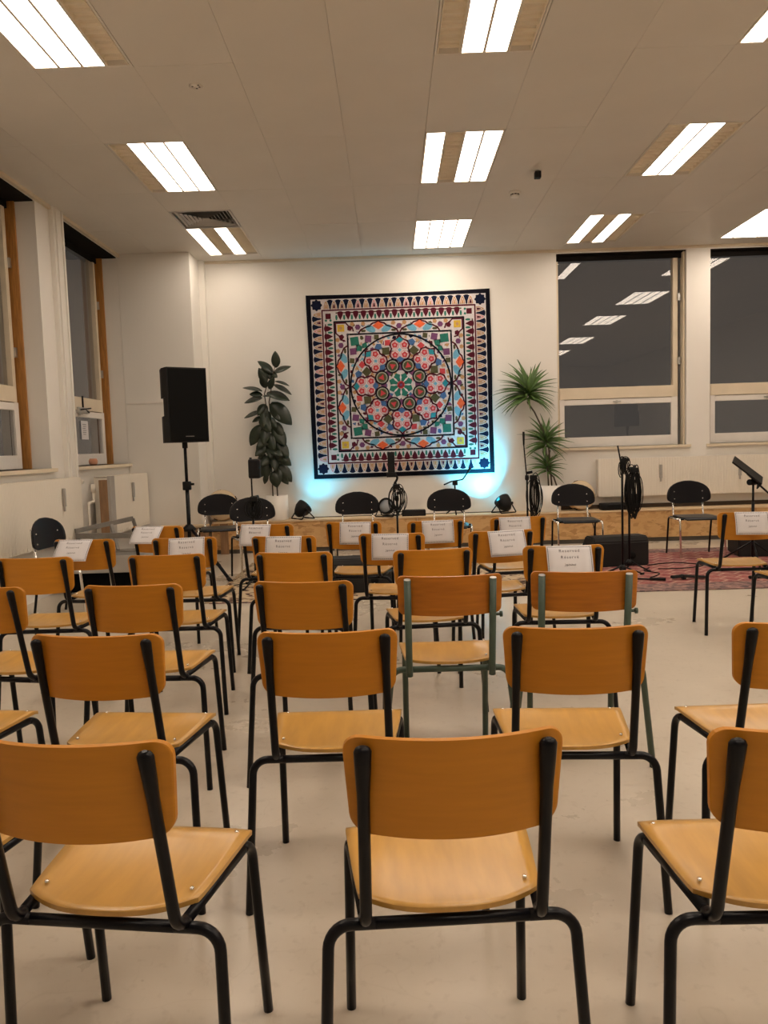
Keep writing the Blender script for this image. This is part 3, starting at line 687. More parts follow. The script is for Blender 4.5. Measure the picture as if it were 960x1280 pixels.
for ci, dx, tilt, tw, lab in SIGNS:
    c = CH[ci]; rz = math.radians(c[2])
    lx, ly, lz = dx, -.222, .806
    wx = c[0] + math.cos(rz) * lx - math.sin(rz) * ly; wy = c[1] + math.sin(rz) * lx + math.cos(rz) * ly
    t = thing('reserved_sign', 'white reserved sign ' + lab, 'sign', (wx, wy, lz), rz, 'reserved signs on chair backs')
    t.rotation_euler = (-math.radians(tilt), math.radians(tw), rz)
    s_ = obj('sheet', sheet_m, None, t)
    obj('dotted_border', border_m, None, s_)
    for tm, z in ((T1, -.033), (T2, -.064), (T3, -.097)):
        o = obj('lettering', tm, None, s_); o.location = (0, -.006 * math.sin(-z / SH * PI) - .0009, z); o.rotation_euler = (PI / 2, 0, 0)

# ---------------------------------------------------------------- black stage chairs (front of the chair is +y)
def stage_chair(root):
    bm = bm_new(); nu, nv = 19, 13; top = []; bot = []
    for j in range(nv):
        v = j / (nv - 1); rt = []; rb = []
        ang = -PI / 2 + PI * v; zz = .67 + .128 * math.sin(ang) * (1 if v > .5 else .92)
        # flat-ish bottom, domed top
        tt = -1 + 2 * (.5 + .5 * math.sin(ang)); wv = .24 * max(.02, 1 - abs((tt + .42) / 1.42) ** 2.7) ** .5 if tt > -.42 else .24 * (1 - .42 * abs((tt + .42) / .58) ** 3.5)
        for i in range(nu):
            u = -1 + 2 * i / (nu - 1); x = u * wv; q = x / .24
            y = -.205 - .035 * (1 - q * q) - .02 * v
            rt.append((x, y, zz)); rb.append((x, y + .012, zz))
        top.append(rt); bot.append(rb)
    add_sheet(bm, top, bot); b_ = obj('backrest', bm, 'black_ply', root)
    for sx in (-1, 1):
        for z in (.60, .68):
            bm = bm_new(); add_lathe(bm, [(0, .003), (.006, .002), (.007, -.001)], 8); o = obj('screw', bm, 'chrome', b_); o.location = (sx * .155, -.214 - .008 * (z > .65), z); o.rotation_euler = (-PI / 2, 0, 0)
    bm = bm_new(); top = []; bot = []
    for j in range(11):
        v = j / 10; rt = []; rb = []
        for i in range(13):
            u = -1 + 2 * i / 12; w_ = .205 - .03 * (abs(v - .5) * 2) ** 6
            z = .43 - .012 * (1 - u * u) * math.sin(PI * v) - (.02 * ((v - .85) / .15) ** 2 if v > .85 else 0)
            rt.append((u * w_, -.19 + .40 * v, z)); rb.append((u * w_, -.19 + .40 * v, z - .012))
        top.append(rt); bot.append(rb)
    add_sheet(bm, top, bot); obj('seat', bm, 'black_ply', root)
    for sx in (-1, 1):
        bm = bm_new(); add_tube(bm, fillet([(sx * .235, .20, 0), (sx * .235, .17, .41), (sx * .19, .06, .41)], [.035]), .0105, 10); obj('leg', bm, 'chrome', root)
        bm = bm_new(); add_tube(bm, fillet([(sx * .235, -.24, 0), (sx * .235, -.17, .41), (sx * .19, -.06, .41)], [.035]), .0105, 10); obj('leg', bm, 'black_paint', root)
        bm = bm_new(); add_tube(bm, fillet([(sx * .165, .12, .408), (sx * .165, -.222, .408), (sx * .160, -.262, .72)], [.03]), .009, 10); obj('back_upright', bm, 'chrome', root)
        bm = bm_new(); add_tube(bm, [(sx * .235, .16, .405), (sx * .235, -.16, .405)], .010, 10); obj('side_rail', bm, 'chrome', root)
    bm = bm_new(); add_tube(bm, [(-.235, .11, .404), (.235, .11, .404)], .009, 8); obj('front_rail', bm, 'black_paint', root)
SCH = [ # backrest centre x, y, rotation (deg; 180 faces the audience), label
 (3.274, 8.70, 180, 'on the red rug in front of the radiator'),
 (2.014, 8.76, 178, 'between the dragon tree pot and the cable stands'),
 (.62, 8.56, 176, 'right of centre in front of the small desk microphone'),
 (-.378, 8.48, 182, 'left of centre between two stage spotlights'),
 (-1.45, 8.06, 205, 'left, behind the thin stand by the rubber plant'),
 (-2.021, 9.10, 192, 'at the far left in front of the round drum'),
 (-2.80, 6.27, -97, 'by the left wall, near the grey platform'),
]
proto2 = None
for bx, by, rz, lab in SCH:
    a = math.radians(rz); lx, ly = 0, -.235
    x = bx - (math.cos(a) * lx - math.sin(a) * ly); y = by - (math.sin(a) * lx + math.cos(a) * ly)
    L_ = 'black stage chair with chrome legs, ' + lab
    if proto2 is None:
        proto2 = thing('stage_chair', L_, 'chair', (x, y, .0125), a, 'black stage chairs'); stage_chair(proto2)
    else:
        on_rug = y > 6.57 and -1.9 < x < 4.9 and y < 9.0
        dup(proto2, L_, (x, y, .0125 if on_rug else .002), a)

# ---------------------------------------------------------------- tapestry
TC = {'navy': (.008, .011, .030), 'grey': (.30, .30, .25), 'white': (.60, .56, .57), 'maroon': (.085, .012, .022), 'tan': (.46, .26, .13), 'teal': (.03, .16, .12), 'purple': (.16, .06, .14), 'orange': (.72, .13, .05), 'sky': (.16, .38, .52), 'yellow': (.62, .40, .05), 'red': (.50, .06, .07), 'olive': (.085, .08, .04), 'blue': (.06, .13, .28), 'pink': (.60, .25, .27), 'black': (.012, .011, .016), 'aqua': (.03, .24, .30)}
TN = list(TC)
for k, c in TC.items(): mat('cloth_' + k, c, 0.9, spec=0.1, var=.10, scale=60)
mat('cloth_border', (.007, .007, .013), 0.9, spec=.1)
tb = bm_new()
def tp_(u, v, l): return Vector((u, -.004 - l * .0012, v))
def poly(pts, col, l):
    vs_ = [tb.verts.new(tp_(u, v, l)) for u, v in pts]; f = tb.faces.new(vs_); f.material_index = TN.index(col)
def disk(u, v, r, col, l, n=12, sx=1, sy=1, rot=0):
    c, s_ = math.cos(rot), math.sin(rot)
    poly([(u + c * r * sx * math.cos(2 * PI * k / n) - s_ * r * sy * math.sin(2 * PI * k / n), v + s_ * r * sx * math.cos(2 * PI * k / n) + c * r * sy * math.sin(2 * PI * k / n)) for k in range(n)], col, l)
def line(pts, wd, col, l, closed=False):
    n = len(pts)
    for i in range(n if closed else n - 1):
        a = Vector(pts[i]); b_ = Vector(pts[(i + 1) % n]); d = (b_ - a)
        if d.length < 1e-6: continue
        d.normalize(); nn = Vector((-d.y, d.x)) * wd / 2; e = d * wd * .3
        poly([tuple(a - e + nn), tuple(a - e - nn), tuple(b_ + e - nn), tuple(b_ + e + nn)], col, l)
def rot2(p, k):
    u, v = p
    for _ in range(k): u, v = -v, u
    return (u, v)
def rotp(pts, a): c, s_ = math.cos(a), math.sin(a); return [(c * u - s_ * v, s_ * u + c * v) for u, v in pts]
sq = lambda h: [(-h, -h), (h, -h), (h, h), (-h, h)]
poly(sq(.952), 'white', 1)
for h, wd, col in ((.832, .015, 'maroon'), (.705, .018, 'black'), (.565, .018, 'black')): line(sq(h), wd, col, 3, True)
# filler scraps between the motifs
for a in range(-9, 10):
    for b_ in range(-9, 10):
        u, v = a * .058 + random.uniform(-.014, .014), b_ * .058 + random.uniform(-.014, .014)
        if .13 < math.hypot(u, v): disk(u, v, random.uniform(.017, .030), random.choice(['tan', 'purple', 'olive', 'blue', 'maroon', 'sky', 'pink', 'navy', 'tan']), 2, random.choice([3, 4, 4, 5]), 1.15, .95, random.uniform(0, 3))
for q in range(4):
    for k in range(22):
        disk(*rot2((-.55 + k * .0525, .60 + .06 * (k % 2) + random.uniform(-.01, .01)), q), random.uniform(.012, .020), random.choice(['tan', 'purple', 'maroon', 'olive', 'blue']), 2, 4, 1.3, .9, random.uniform(0, 3))
# outer border: navy trees and tan arches; second border: maroon trees and green leaves
for q in range(4):
    n = 19; pt_ = 1.66 / n; hw = pt_ / 2
    for i in range(n + 1):
        u = -.83 + pt_ * i
        if 0 < i < n:
            poly([rot2(p_, q) for p_ in ((u - hw * .3, .945), (u + hw * .3, .945), (u + hw * .55, .938), (u + hw * 1.0, .930), (u + hw * .72, .915), (u + hw * .86, .908), (u + hw * .58, .892), (u + hw * .62, .885), (u, .838), (u - hw * .62, .885), (u - hw * .58, .892), (u - hw * .86, .908), (u - hw * .72, .915), (u - hw * 1.0, .930), (u - hw * .55, .938))], 'navy', 2)
        if i < n:
            uc = u + hw
            A_ = lambda k_, b0, t0: [rot2((uc + du * k_ * hw, b0 + dv * (t0 - b0)), q) for du, dv in ((-.95, 0), (.95, 0), (.85, .35), (.4, .8), (0, 1), (-.4, .8), (-.85, .35))]
            poly(A_(.86, .842, .945), 'white', 3); poly(A_(.66, .846, .932), random.choice(['tan', 'tan', 'tan', 'pink']), 4); poly(A_(.40, .850, .912), 'white', 5); poly(A_(.30, .852, .90), random.choice(['maroon', 'tan', 'tan']), 6)
    disk(*rot2((.89, .89), q), .056, 'navy', 2, 8)
    for a in range(8): disk(*rot2((.89 + .048 * math.cos(a * PI / 4), .89 + .048 * math.sin(a * PI / 4)), q), .015, 'navy', 3, 6)
    n = 17; pt_ = 1.44 / n; hw = pt_ / 2
    for i in range(n + 1):
        u = -.72 + pt_ * i
        if 0 < i < n:
            poly([rot2((u + du * hw, dv), q) for du, dv in ((-.3, .818), (.3, .818), (.95, .803), (.62, .786), (.72, .78), (0, .722), (-.72, .78), (-.62, .786), (-.95, .803))], 'maroon', 2)
        if i < n:
            disk(*rot2((u + hw, .752), q), .0125, 'teal', 2, 8, 1, 2.4, q * PI / 2); disk(*rot2((u + hw, .80), q), .009, 'olive', 2, 6)
    disk(*rot2((.768, .768), q), .042, 'maroon', 2, 4, 1, 1, PI / 4 + q * PI / 2)
    for s_ in (-1, 1): disk(*rot2((.768 - .045, .768 + s_ * .025), q), .014, 'teal', 2, 6)
# third band: lobed cartouches
def cart(uc, q, wd):
    top_ = [(-wd, .575), (-wd * .9, .61), (-wd * .66, .635), (-wd * .45, .645), (-wd * .3, .675), (0, .692), (wd * .3, .675), (wd * .45, .645), (wd * .66, .635), (wd * .9, .61), (wd, .575)]
    poly([rot2((uc + a, b_), q) for a, b_ in top_], 'white', 3)
    line([rot2((uc + a, b_), q) for a, b_ in top_], .016, 'maroon', 4)
    disk(*rot2((uc, .650), q), .052, 'orange', 5, 4, 1.25, .85, q * PI / 2)
    for s_ in (-1, 1):
        disk(*rot2((uc + s_ * .090, .618), q), .036, 'sky', 4, 10, 1.5, 1, q * PI / 2 + s_ * .5); disk(*rot2((uc + s_ * .055, .60), q), .024, 'sky', 5, 8)
        disk(*rot2((uc + s_ * .165, .597), q), .018, 'olive', 4, 6, 1.7, .8, q * PI / 2)
for q in range(4):
    cart(-.225, q, .215); cart(.225, q, .215)
    for uc in (-.45, 0, .45):
        disk(*rot2((uc, .64), q), .032, 'purple', 3, 6); disk(*rot2((uc, .60), q), .015, 'white', 4, 4)
        for s_ in (-1, 1): disk(*rot2((uc + s_ * .06, .675), q), .026, 'tan', 3, 5)
    c = .635
    cp_ = ((.50, .60), (.51, .64), (.55, .655), (.58, .69), (.69, .69), (.69, .58), (.655, .55), (.64, .51), (.60, .50))
    poly([rot2(p_, q) for p_ in cp_] , 'white', 3); line([rot2(p_, q) for p_ in cp_], .015, 'maroon', 4)
    poly([rot2((c + a, c + b_), q) for a, b_ in ((-.038, -.038), (.038, -.038), (.038, .038), (-.038, .038))], 'yellow', 5)
    disk(*rot2((c, c), q), .018, 'tan', 6, 8)
    for a, b_ in ((.54, .63), (.63, .54)): disk(*rot2((a, b_), q), .030, 'maroon', 5, 5)
# centre: spandrels, circle, petals, medallions, rosette
for q in range(4):
    for (a, b_, r, col) in ((.49, .49, .052, 'teal'), (.41, .44, .032, 'teal'), (.44, .38, .028, 'teal'), (.38, .51, .040, 'purple'), (.51, .34, .040, 'purple'), (.28, .525, .030, 'olive'), (.525, .25, .030, 'olive')):
        disk(*rot2((a, b_), q), r * 1.35, 'white', 3, 4, 1.25, 1.25, PI / 4); disk(*rot2((a, b_), q), r, col, 4, 4, 1.25, 1.25, PI / 4 + random.uniform(-.2, .2))
line([(.55 * math.cos(2 * PI * k / 72), .55 * math.sin(2 * PI * k / 72)) for k in range(72)], .018, 'black', 5, True)
for k in range(8):
    a = k * PI / 4; A = lambda pts: rotp(pts, a)
    pet = [(0, .535), (-.03, .50), (-.085, .475), (-.105, .43), (-.09, .395), (-.105, .36), (-.11, .32), (-.085, .285), (-.04, .275), (0, .25), (.04, .275), (.085, .285), (.11, .32), (.105, .36), (.09, .395), (.105, .43), (.085, .475), (.03, .50)]
    poly(A(pet), 'white', 4); line(A(pet), .016, 'maroon', 5, True)
    for u, v in ((-.052, .432), (.052, .432), (-.052, .325), (.052, .325)):
        (x, y), = A([(u, v)]); disk(x, y, .049, 'pink', 5, 10); disk(x, y, .041, 'white', 6, 10)
        disk(x, y, .036, 'red', 7, 5, 1, 1, a + .3); disk(x, y, .013, 'pink', 8, 6)
    for u, v in ((0, .485), (0, .278)):
        (x, y), = A([(u, v)]); disk(x, y, .034, 'aqua' if v > .4 else 'blue', 6, 4, 1.3, 1, a)
    (x, y), = A([(0, .378)]); disk(x, y, .022, 'sky', 6, 4, 1, 1, a)
    # between petals
    b_ = a + PI / 8; Bq = lambda pts: rotp(pts, b_)
    for u, v, r, col, n in ((0, .40, .054, 'olive', 4), (-.055, .475, .040, 'blue', 5), (.055, .475, .040, 'red', 4), (0, .515, .030, 'tan', 3), (0, .335, .028, 'tan', 3), (-.05, .365, .022, 'blue', 4), (.05, .365, .022, 'purple', 4)):
        (x, y), = Bq([(u, v)]); disk(x, y, r * 1.3, 'white', 3, n, 1.1, 1, b_ + .4); disk(x, y, r, col, 4, n, 1.1, 1, b_ + .4)
    (x, y), = Bq([(0, .222)])
    disk(x, y, .078, 'black', 6, 18); disk(x, y, .062, 'grey', 7, 16); disk(x, y, .050, 'olive', 8, 14); disk(x, y, .038, 'red', 9, 3, 1, 1, b_)
    (x, y), = A([(0, .180)]); disk(x, y, .046, 'purple', 3, 3, 1, 1, a + PI / 2)
    poly(Bq([(0, .02), (-.045, .10), (0, .138), (.045, .10)]), 'teal', 4)
    poly(A([(0, .03), (-.010, .08), (0, .13), (.010, .08)]), 'white', 5)
    disk(*Bq([(0, .026)])[0], .018, 'red', 6, 6)
disk(0, 0, .016, 'purple', 7, 8)
tapc = ((-1.0 + 1.33) / 2 - .0, 0, (3.235 + .905) / 2)
tp = thing('tapestry', 'large square patchwork wall hanging with a round floral medallion and black border', 'tapestry', (.158, WY - .012, 2.07))
tp.rotation_euler = (0, math.radians(-.35), 0)
HS = 1.165
bm = bm_new(); nn = 14; g1 = []; g2_ = []
for j in range(nn + 1):
    r1 = []; r2 = []
    for i in range(nn + 1):
        u = -1 + 2 * i / nn; v = -1 + 2 * j / nn
        r1.append((u * HS + .004 * math.sin(5 * v), -.004, v * HS - .012 * (1 - u * u) * (v > .99))); r2.append((r1[-1][0], .004, r1[-1][2]))
    g1.append(r1); g2_.append(r2)
add_sheet(bm, g1, g2_); obj('border_cloth', bm, 'cloth_border', tp)
for v in tb.verts: v.co.x *= HS; v.co.z *= HS
o = obj('applique_patches', tb, ['cloth_' + k for k in TN], tp, 'stuff')

# ---------------------------------------------------------------- loudspeaker on a tripod
def speaker(loc, rz, label):
    t = thing('loudspeaker', label, 'speaker', loc, rz)
    bm = bm_new()
    # plan outline of the cabinet (front is -y), extruded in three heights with handle recesses on the sides
    def prism(outline, z0, z1):
        lo = [bm.verts.new((x, y, z0)) for x, y in outline]; hi = [bm.verts.new((x, y, z1)) for x, y in outline]
        bm.faces.new(lo[::-1]); bm.faces.new(hi)
        for k in range(len(lo)): bm.faces.new((lo[k], lo[(k + 1) % len(lo)], hi[(k + 1) % len(lo)], hi[k]))
    full = [(-.21, -.03), (.21, -.03), (.21, .12), (.16, .30), (-.16, .30), (-.21, .12)]
    notch = [(-.21, -.03), (.21, -.03), (.21, .03), (.17, .06), (.15, .26), (-.15, .26), (-.17, .06), (-.21, .03)]
    prism(full, 0, .27); prism(notch, .27, .46); prism(full, .46, .755)
    obj('cabinet', bm, 'charcoal', t)
    obj('grille', boxes(((-.20, -.045, .012), (.20, -.028, .743)), bev=.008), 'grille_cloth', t)
    obj('badge', boxes(((-.045, -.048, .055), (.045, -.044, .063))), 'grey_metal', t)
    bm = bm_new(); add_tube(bm, [(0, .11, -.06), (0, .11, .03)], .028, 12); obj('pole_socket', bm, 'black_plastic', t)
    return t
def stand(loc, top, label, rot, r=.66):
    t = thing('speaker_stand', label, 'stand', loc)
    bm = bm_new(); add_tube(bm, [(0, 0, .14), (0, 0, .95)], .021, 12); obj('lower_pole', bm, 'black_paint', t)
    bm = bm_new(); add_tube(bm, [(0, 0, .9), (0, 0, top)], .0165, 12); obj('upper_pole', bm, 'black_paint', t)
    c = obj('collar', boxes(((-.04, -.035, .90), (.04, .035, .99)), bev=.01), 'black_plastic', t)
    bm = bm_new(); add_tube(bm, [(.03, 0, .96), (.075, 0, .96)], .012, 8); obj('knob', bm, 'black_plastic', c)
    bm = bm_new(); add_lathe(bm, [(0, 0), (.06, 0), (.075, .02), (.05, .05), (.03, .07), (0, .07)], 14, (0, 0, .47)); obj('hub', bm, 'black_plastic', t)
    bm = bm_new(); add_lathe(bm, [(0, 0), (.04, 0), (.045, .03), (.02, .05), (0, .05)], 12, (0, 0, .14)); obj('lower_hub', bm, 'black_plastic', t)
    for k in range(3):
        a = rot + k * 2 * PI / 3; d = Vector((math.cos(a), math.sin(a), 0))
        bm = bm_new(); add_tube(bm, [d * .05 + Vector((0, 0, .49)), d * r + Vector((0, 0, .018))], .0165, 10); l = obj('leg', bm, 'black_paint', t)
        bm = bm_new(); add_tube(bm, [d * (r - .02) + Vector((0, 0, .03)), d * (r + .03) + Vector((0, 0, .0))], .021, 10); obj('rubber_foot', bm, 'rubber', l)
        bm = bm_new(); add_tube(bm, [d * .03 + Vector((0, 0, .17)), d * (r * .55) + Vector((0, 0, .245))], .010, 8); obj('brace', bm, 'black_paint', t)
    return t
stand((-2.13, 8.15, 0), 1.42, 'black tripod stand under the tall loudspeaker by the corner', math.radians(-42))
rzs = math.radians(36)
speaker((-2.13 + math.sin(rzs) * .11, 8.15 - math.cos(rzs) * .11, 1.395), rzs, 'tall black loudspeaker on a tripod in front of the corner pier')

stand((4.50, 5.55, 0), 1.56, 'black tripod stand of the loudspeaker mirrored in the window', math.radians(20))
speaker((4.50, 5.45, 1.535), 0, 'black loudspeaker seen only as a mirror image in the lower window pane')
# ---------------------------------------------------------------- grey platform and frame by the left wall
t = thing('stage_platform', 'low grey stage platform along the left wall', 'platform', (0, 0, 0))
obj('deck', boxes(((-3.12, 7.2, .335), (-2.32, 7.70, .36)), bev=.004), 'grey_metal', t)
obj('front_rim', boxes(((-3.12, 7.18, .20), (-2.30, 7.20, .36)), bev=.003), 'grey_board', t)
obj('side_rim', boxes(((-2.32, 7.20, .20), (-2.30, 7.70, .36)), bev=.003), 'grey_board', t)
for x in (-3.1, -2.38):
    for y in (7.26, 7.62): obj('leg', boxes(((x, y, 0), (x + .05, y + .05, .335))), 'black_paint', t)
obj('skirt', boxes(((-3.10, 7.325, 0), (-2.40, 7.345, .30)), ((-2.36, 7.33, 0), (-2.345, 7.60, .30))), 'grille_cloth', t)
t = thing('metal_frame', 'grey metal rail frame leaning on the platform', 'railing', (0, 0, 0))
def bar(p0, p1, wd, th, nm='rail'):
    p0 = Vector(p0); p1 = Vector(p1); d = (p1 - p0); ln = d.length; q = d.to_track_quat('X', 'Z').to_matrix()
    bm = bm_new(); add_obox(bm, (p0 + p1) / 2, (ln / 2, th / 2, wd / 2), q, .003); return obj(nm, bm, 'grey_metal', t)
A0 = at(94, 664, 7.5); A1 = at(166, 648, 7.9); A2_ = at(171, 664, 7.9); B0_ = at(95, 670, 7.45); B1_ = at(170, 669, 7.45); C0_ = at(142, 690, 7.45); C1_ = at(172, 690, 7.45)
bar(A0, A1, .045, .03); bar(A1, A2_, .03, .03, 'post'); bar(B0_, B1_, .05, .03); bar(at(102, 690, 7.45), C1_, .03, .03)
bar(at(139, 655, 7.75), at(148, 688, 7.5), .028, .03, 'post'); bar(at(170, 669, 7.45), at(172, 692, 7.45), .03, .03, 'post'); bar(at(97, 669, 7.45), at(99, 692, 7.45), .03, .03, 'post')
t = thing('folded_board', 'pale board with dark edge standing between the left radiator and pipe', 'board', (-2.92, 8.17, 0))
obj('panel', boxes(((-.05, 0, .0), (-.02, .14, 1.07)), bev=.003), 'grey_board', t); obj('dark_edge', boxes(((-.14, 0, 0), (-.05, .05, 1.03)), bev=.003), 'plank_brown', t)

# ---------------------------------------------------------------- plants
def leaf_mesh(name, mt, L, W, fold=.12, curve=.15, n=6, pw=(.75, 1.0)):
    bm = bm_new(); top = []; bot = []
    for j in range(n + 1):
        v = j / n; w_ = W * math.sin(PI * min(1, max(0, .02 + .97 * v)) ** pw[0]) ** pw[1]
        x = L * v; z = -curve * L * v * v
        top.append([(x, -w_, z + fold * w_), (x, 0, z), (x, w_, z + fold * w_)]); bot.append([(x, -w_, z + fold * w_ - .0015), (x, 0, z - .0025), (x, w_, z + fold * w_ - .0015)])
    add_sheet(bm, top, bot); return mesh_of(name, bm, mt)
def put_leaf(me, base, tip, n, parent, L):
    X = (tip - base); ln = X.length; X = X / ln
    Z = n - X * n.dot(X); Z.normalize(); Y = Z.cross(X); k = ln / L
    o = obj('leaf', me, None, parent)
    M = Matrix(((X.x, Y.x, Z.x), (X.y, Y.y, Z.y), (X.z, Y.z, Z.z))) * k
    o.matrix_local = Matrix.Translation(base) @ M.to_4x4(); return o
PY = 9.93
pl = thing('rubber_plant', 'tall dark rubber plant in a white pot on the bench', 'plant', (-1.46, PY, BZ))
bm = bm_new(); add_lathe(bm, [(0, 0), (.135, 0), (.14, .012), (.14, .31), (.128, .31), (.125, .27), (0, .27)], 28)
pot = obj('pot', bm, 'pot_white', pl); bm = bm_new(); add_lathe(bm, [(0, .278), (.12, .275), (.124, .25)], 20); obj('soil', bm, 'soil', pot)
loc0 = Vector((-1.46, PY, BZ))
def zpx(x, y, Y=PY, ox=240, oy=420): return at(ox + x / 4, oy + y / 4, Y) - loc0
for pts in ([(405, 790), (400, 690), (385, 520), (378, 400), (362, 290), (372, 255)], [(428, 785), (420, 680), (410, 560), (400, 440), (385, 330), (400, 240), (408, 180), (420, 125)]):
    P_ = [zpx(a, b_) for a, b_ in pts]; P_[0].z = .27
    bm = bm_new(); add_tube(bm, P_, [.009, .009, .008, .008, .007, .006, .005, .004][:len(P_)], 7); obj('stem', bm, 'stem_brown', pl)
RL = leaf_mesh('leaf', 'leaf_dark', .2, .056, .12, .12, 8, (.85, .75))
LV = [(420, 158, 420, 88, .05, 1.57), (405, 185, 345, 130, .05, .4), (410, 185, 482, 148, .0, .5), (395, 215, 355, 150, .0, 1.0), (400, 190, 425, 205, .08, .8), (372, 235, 345, 172, .08, 1.57), (370, 260, 350, 205, .06, 1.2), (385, 265, 408, 215, .06, 1.2), (350, 275, 268, 253, .03, .2), (415, 225, 480, 240, .0, .1), (410, 245, 492, 280, .0, .2),
 (375, 285, 478, 310, .05, .5), (352, 295, 298, 290, .04, .9), (352, 310, 270, 325, .02, .4), (365, 340, 355, 410, .06, 1.2), (395, 335, 488, 430, .04, 1.0), (345, 380, 268, 400, .02, .3), (350, 405, 308, 425, .04, .8), (375, 370, 370, 450, .08, 1.3), (405, 390, 440, 415, .05, .7), (400, 430, 455, 490, .03, .9), (350, 445, 300, 535, .05, 1.2), (370, 450, 365, 530, .09, 1.5), (405, 450, 465, 535, .05, 1.1),
 (345, 480, 318, 520, .03, 1.2), (380, 540, 330, 590, .09, 1.0), (390, 520, 400, 600, .08, 1.4), (415, 520, 478, 595, .05, 1.0), (420, 580, 488, 640, .04, 1.1), (410, 590, 420, 660, .07, 1.3), (365, 590, 335, 640, .05, 1.0), (370, 610, 375, 700, .05, 1.4), (430, 640, 492, 718, .02, 1.0), (440, 690, 478, 735, .02, .9), (425, 660, 430, 740, .05, 1.4), (400, 680, 425, 750, .04, 1.4), (380, 640, 345, 700, .02, 1.2), (375, 690, 362, 735, .0, 1.0), (370, 480, 410, 560, .09, 1.2), (350, 520, 345, 600, .07, 1.2), (385, 560, 450, 590, .08, .8), (360, 340, 335, 390, .06, 1.1), (385, 410, 420, 450, .09, 1.1), (390, 300, 360, 300, .07, .5), (345, 400, 390, 470, .1, 1.3), (400, 600, 360, 640, .09, 1.2), (395, 500, 340, 545, .1, 1.2), (430, 600, 470, 620, .06, .9)]
for bx, by, tx, ty, fwd, roll in LV:
    b_ = zpx(bx, by); t_ = zpx(tx, ty) + Vector((0, -fwd, 0)); b_ += Vector((0, random.uniform(-.02, .02), 0))
    d = t_ - b_
    fr_ = min(1.45, roll + .25); put_leaf(RL, b_, b_ + d * 1.12, Vector((random.uniform(-.35, .35), -math.sin(fr_), math.cos(fr_))), pl, .2)
dr = thing('dragon_tree', 'three headed green dragon tree in a white pot left of the window', 'plant', (2.0, PY, BZ))
bm = bm_new(); add_lathe(bm, [(0, 0), (.125, 0), (.13, .01), (.15, .335), (.14, .335), (.132, .29), (0, .29)], 28)
pot = obj('pot', bm, 'pot_white', dr); bm = bm_new(); add_lathe(bm, [(0, .298), (.13, .295), (.134, .27)], 20); obj('soil', bm, 'soil', pot)
loc0 = Vector((2.0, PY, BZ))
heads = [((660, 488), .37, 78, [(690, 610), (686, 560), (680, 540), (668, 515), (659, 502)]), ((682, 549), .30, 54, [(686, 610), (684, 580), (682, 560)]), ((684, 580), .24, 40, [(697, 612), (692, 596), (685, 590)])]
DL = leaf_mesh('leaf', 'leaf_green', .3, .0225, .2, .62, 9, (.5, .8))
for (hx, hy), L_, n, stem in heads:
    P_ = [at(a, b_, PY) - loc0 for a, b_ in stem]; P_[0].z = .29
    bm = bm_new(); add_tube(bm, P_, .010, 8); obj('stem', bm, 'stem_brown', dr)
    h = at(hx, hy, PY) - loc0
    for k in range(n):
        a = k * 2.39996; el = 1.35 - 1.55 * (k / n) ** .8 + random.uniform(-.1, .1); ll = L_ * random.uniform(.78, 1.08)
        d = Vector((math.cos(a) * math.cos(el), math.sin(a) * math.cos(el) * .62, math.sin(el)))
        if h.y + d.y * ll > .06: d.y = (.06 - h.y) / ll
        b_ = h + Vector((0, 0, -.10 * k / n)) + d * .01
        n0 = Vector((random.uniform(-.4, .4), -.55 + random.uniform(-.3, .3), .95)); dn = d.normalized(); zz = (n0 - dn * n0.dot(dn)).normalized()
        over = b_.y + d.y * ll - .62 * ll * zz.y - .17
        if over > 0: d.y -= over / ll
        put_leaf(DL, b_, b_ + d * ll, n0, dr, .3)

# ---------------------------------------------------------------- stage spotlights on the bench
def par(loc, rz, tilt, label, lit):
    t = thing('stage_spotlight', label, 'spotlight', loc, rz)
    R3 = Matrix.Rotation(tilt, 3, 'X'); piv = Vector((0, 0, .12))
    bm = bm_new(); prof = [(0, -.10), (.04, -.10), (.07, -.06), (.10, .0), (.105, .05), (.105, .07), (.088, .07), (.085, .05), (0, .05)]
    add_lathe(bm, prof, 24)
    for v in bm.verts: v.co = R3 @ Vector((v.co.x, -v.co.z, v.co.y)) + piv
    body = obj('housing', bm, 'black_plastic', t)
    bm = bm_new(); add_lathe(bm, [(0, .053), (.083, .053), (.083, .057), (0, .059)], 20)
    for v in bm.verts: v.co = R3 @ Vector((v.co.x, -v.co.z, v.co.y)) + piv
    obj('lens', bm, 'par_lens' if lit else 'lens', body)
    for sx in (-1, 1):
        bm = bm_new(); add_tube(bm, fillet([(sx * .112, 0, .12), (sx * .125, -.11, .008), (-sx * .0, -.11, .008)], [.015]), .008, 8); obj('yoke', bm, 'black_paint', t)
        bm = bm_new(); add_tube(bm, fillet([(sx * .112, 0, .12), (sx * .125, .08, .008), (-sx * .0, .08, .008)], [.015]), .008, 8); obj('yoke', bm, 'black_paint', t)
        bm = bm_new(); add_tube(bm, [(sx * .10, 0, .12), (sx * .135, 0, .12)], .018, 10); obj('knob', bm, 'black_plastic', t)
par((-1.15, 9.93, BZ), math.radians(130), math.radians(-38), 'black stage spotlight beside the rubber plant pot, aimed at the tapestry', 1)
par((-.06, 9.92, BZ), math.radians(-25), math.radians(-20), 'black stage spotlight in the middle, its round face towards the room', 0)
par((1.42, 9.93, BZ), math.radians(212), math.radians(-42), 'black stage spotlight by the dragon tree pot, lighting the wall cyan', 1)

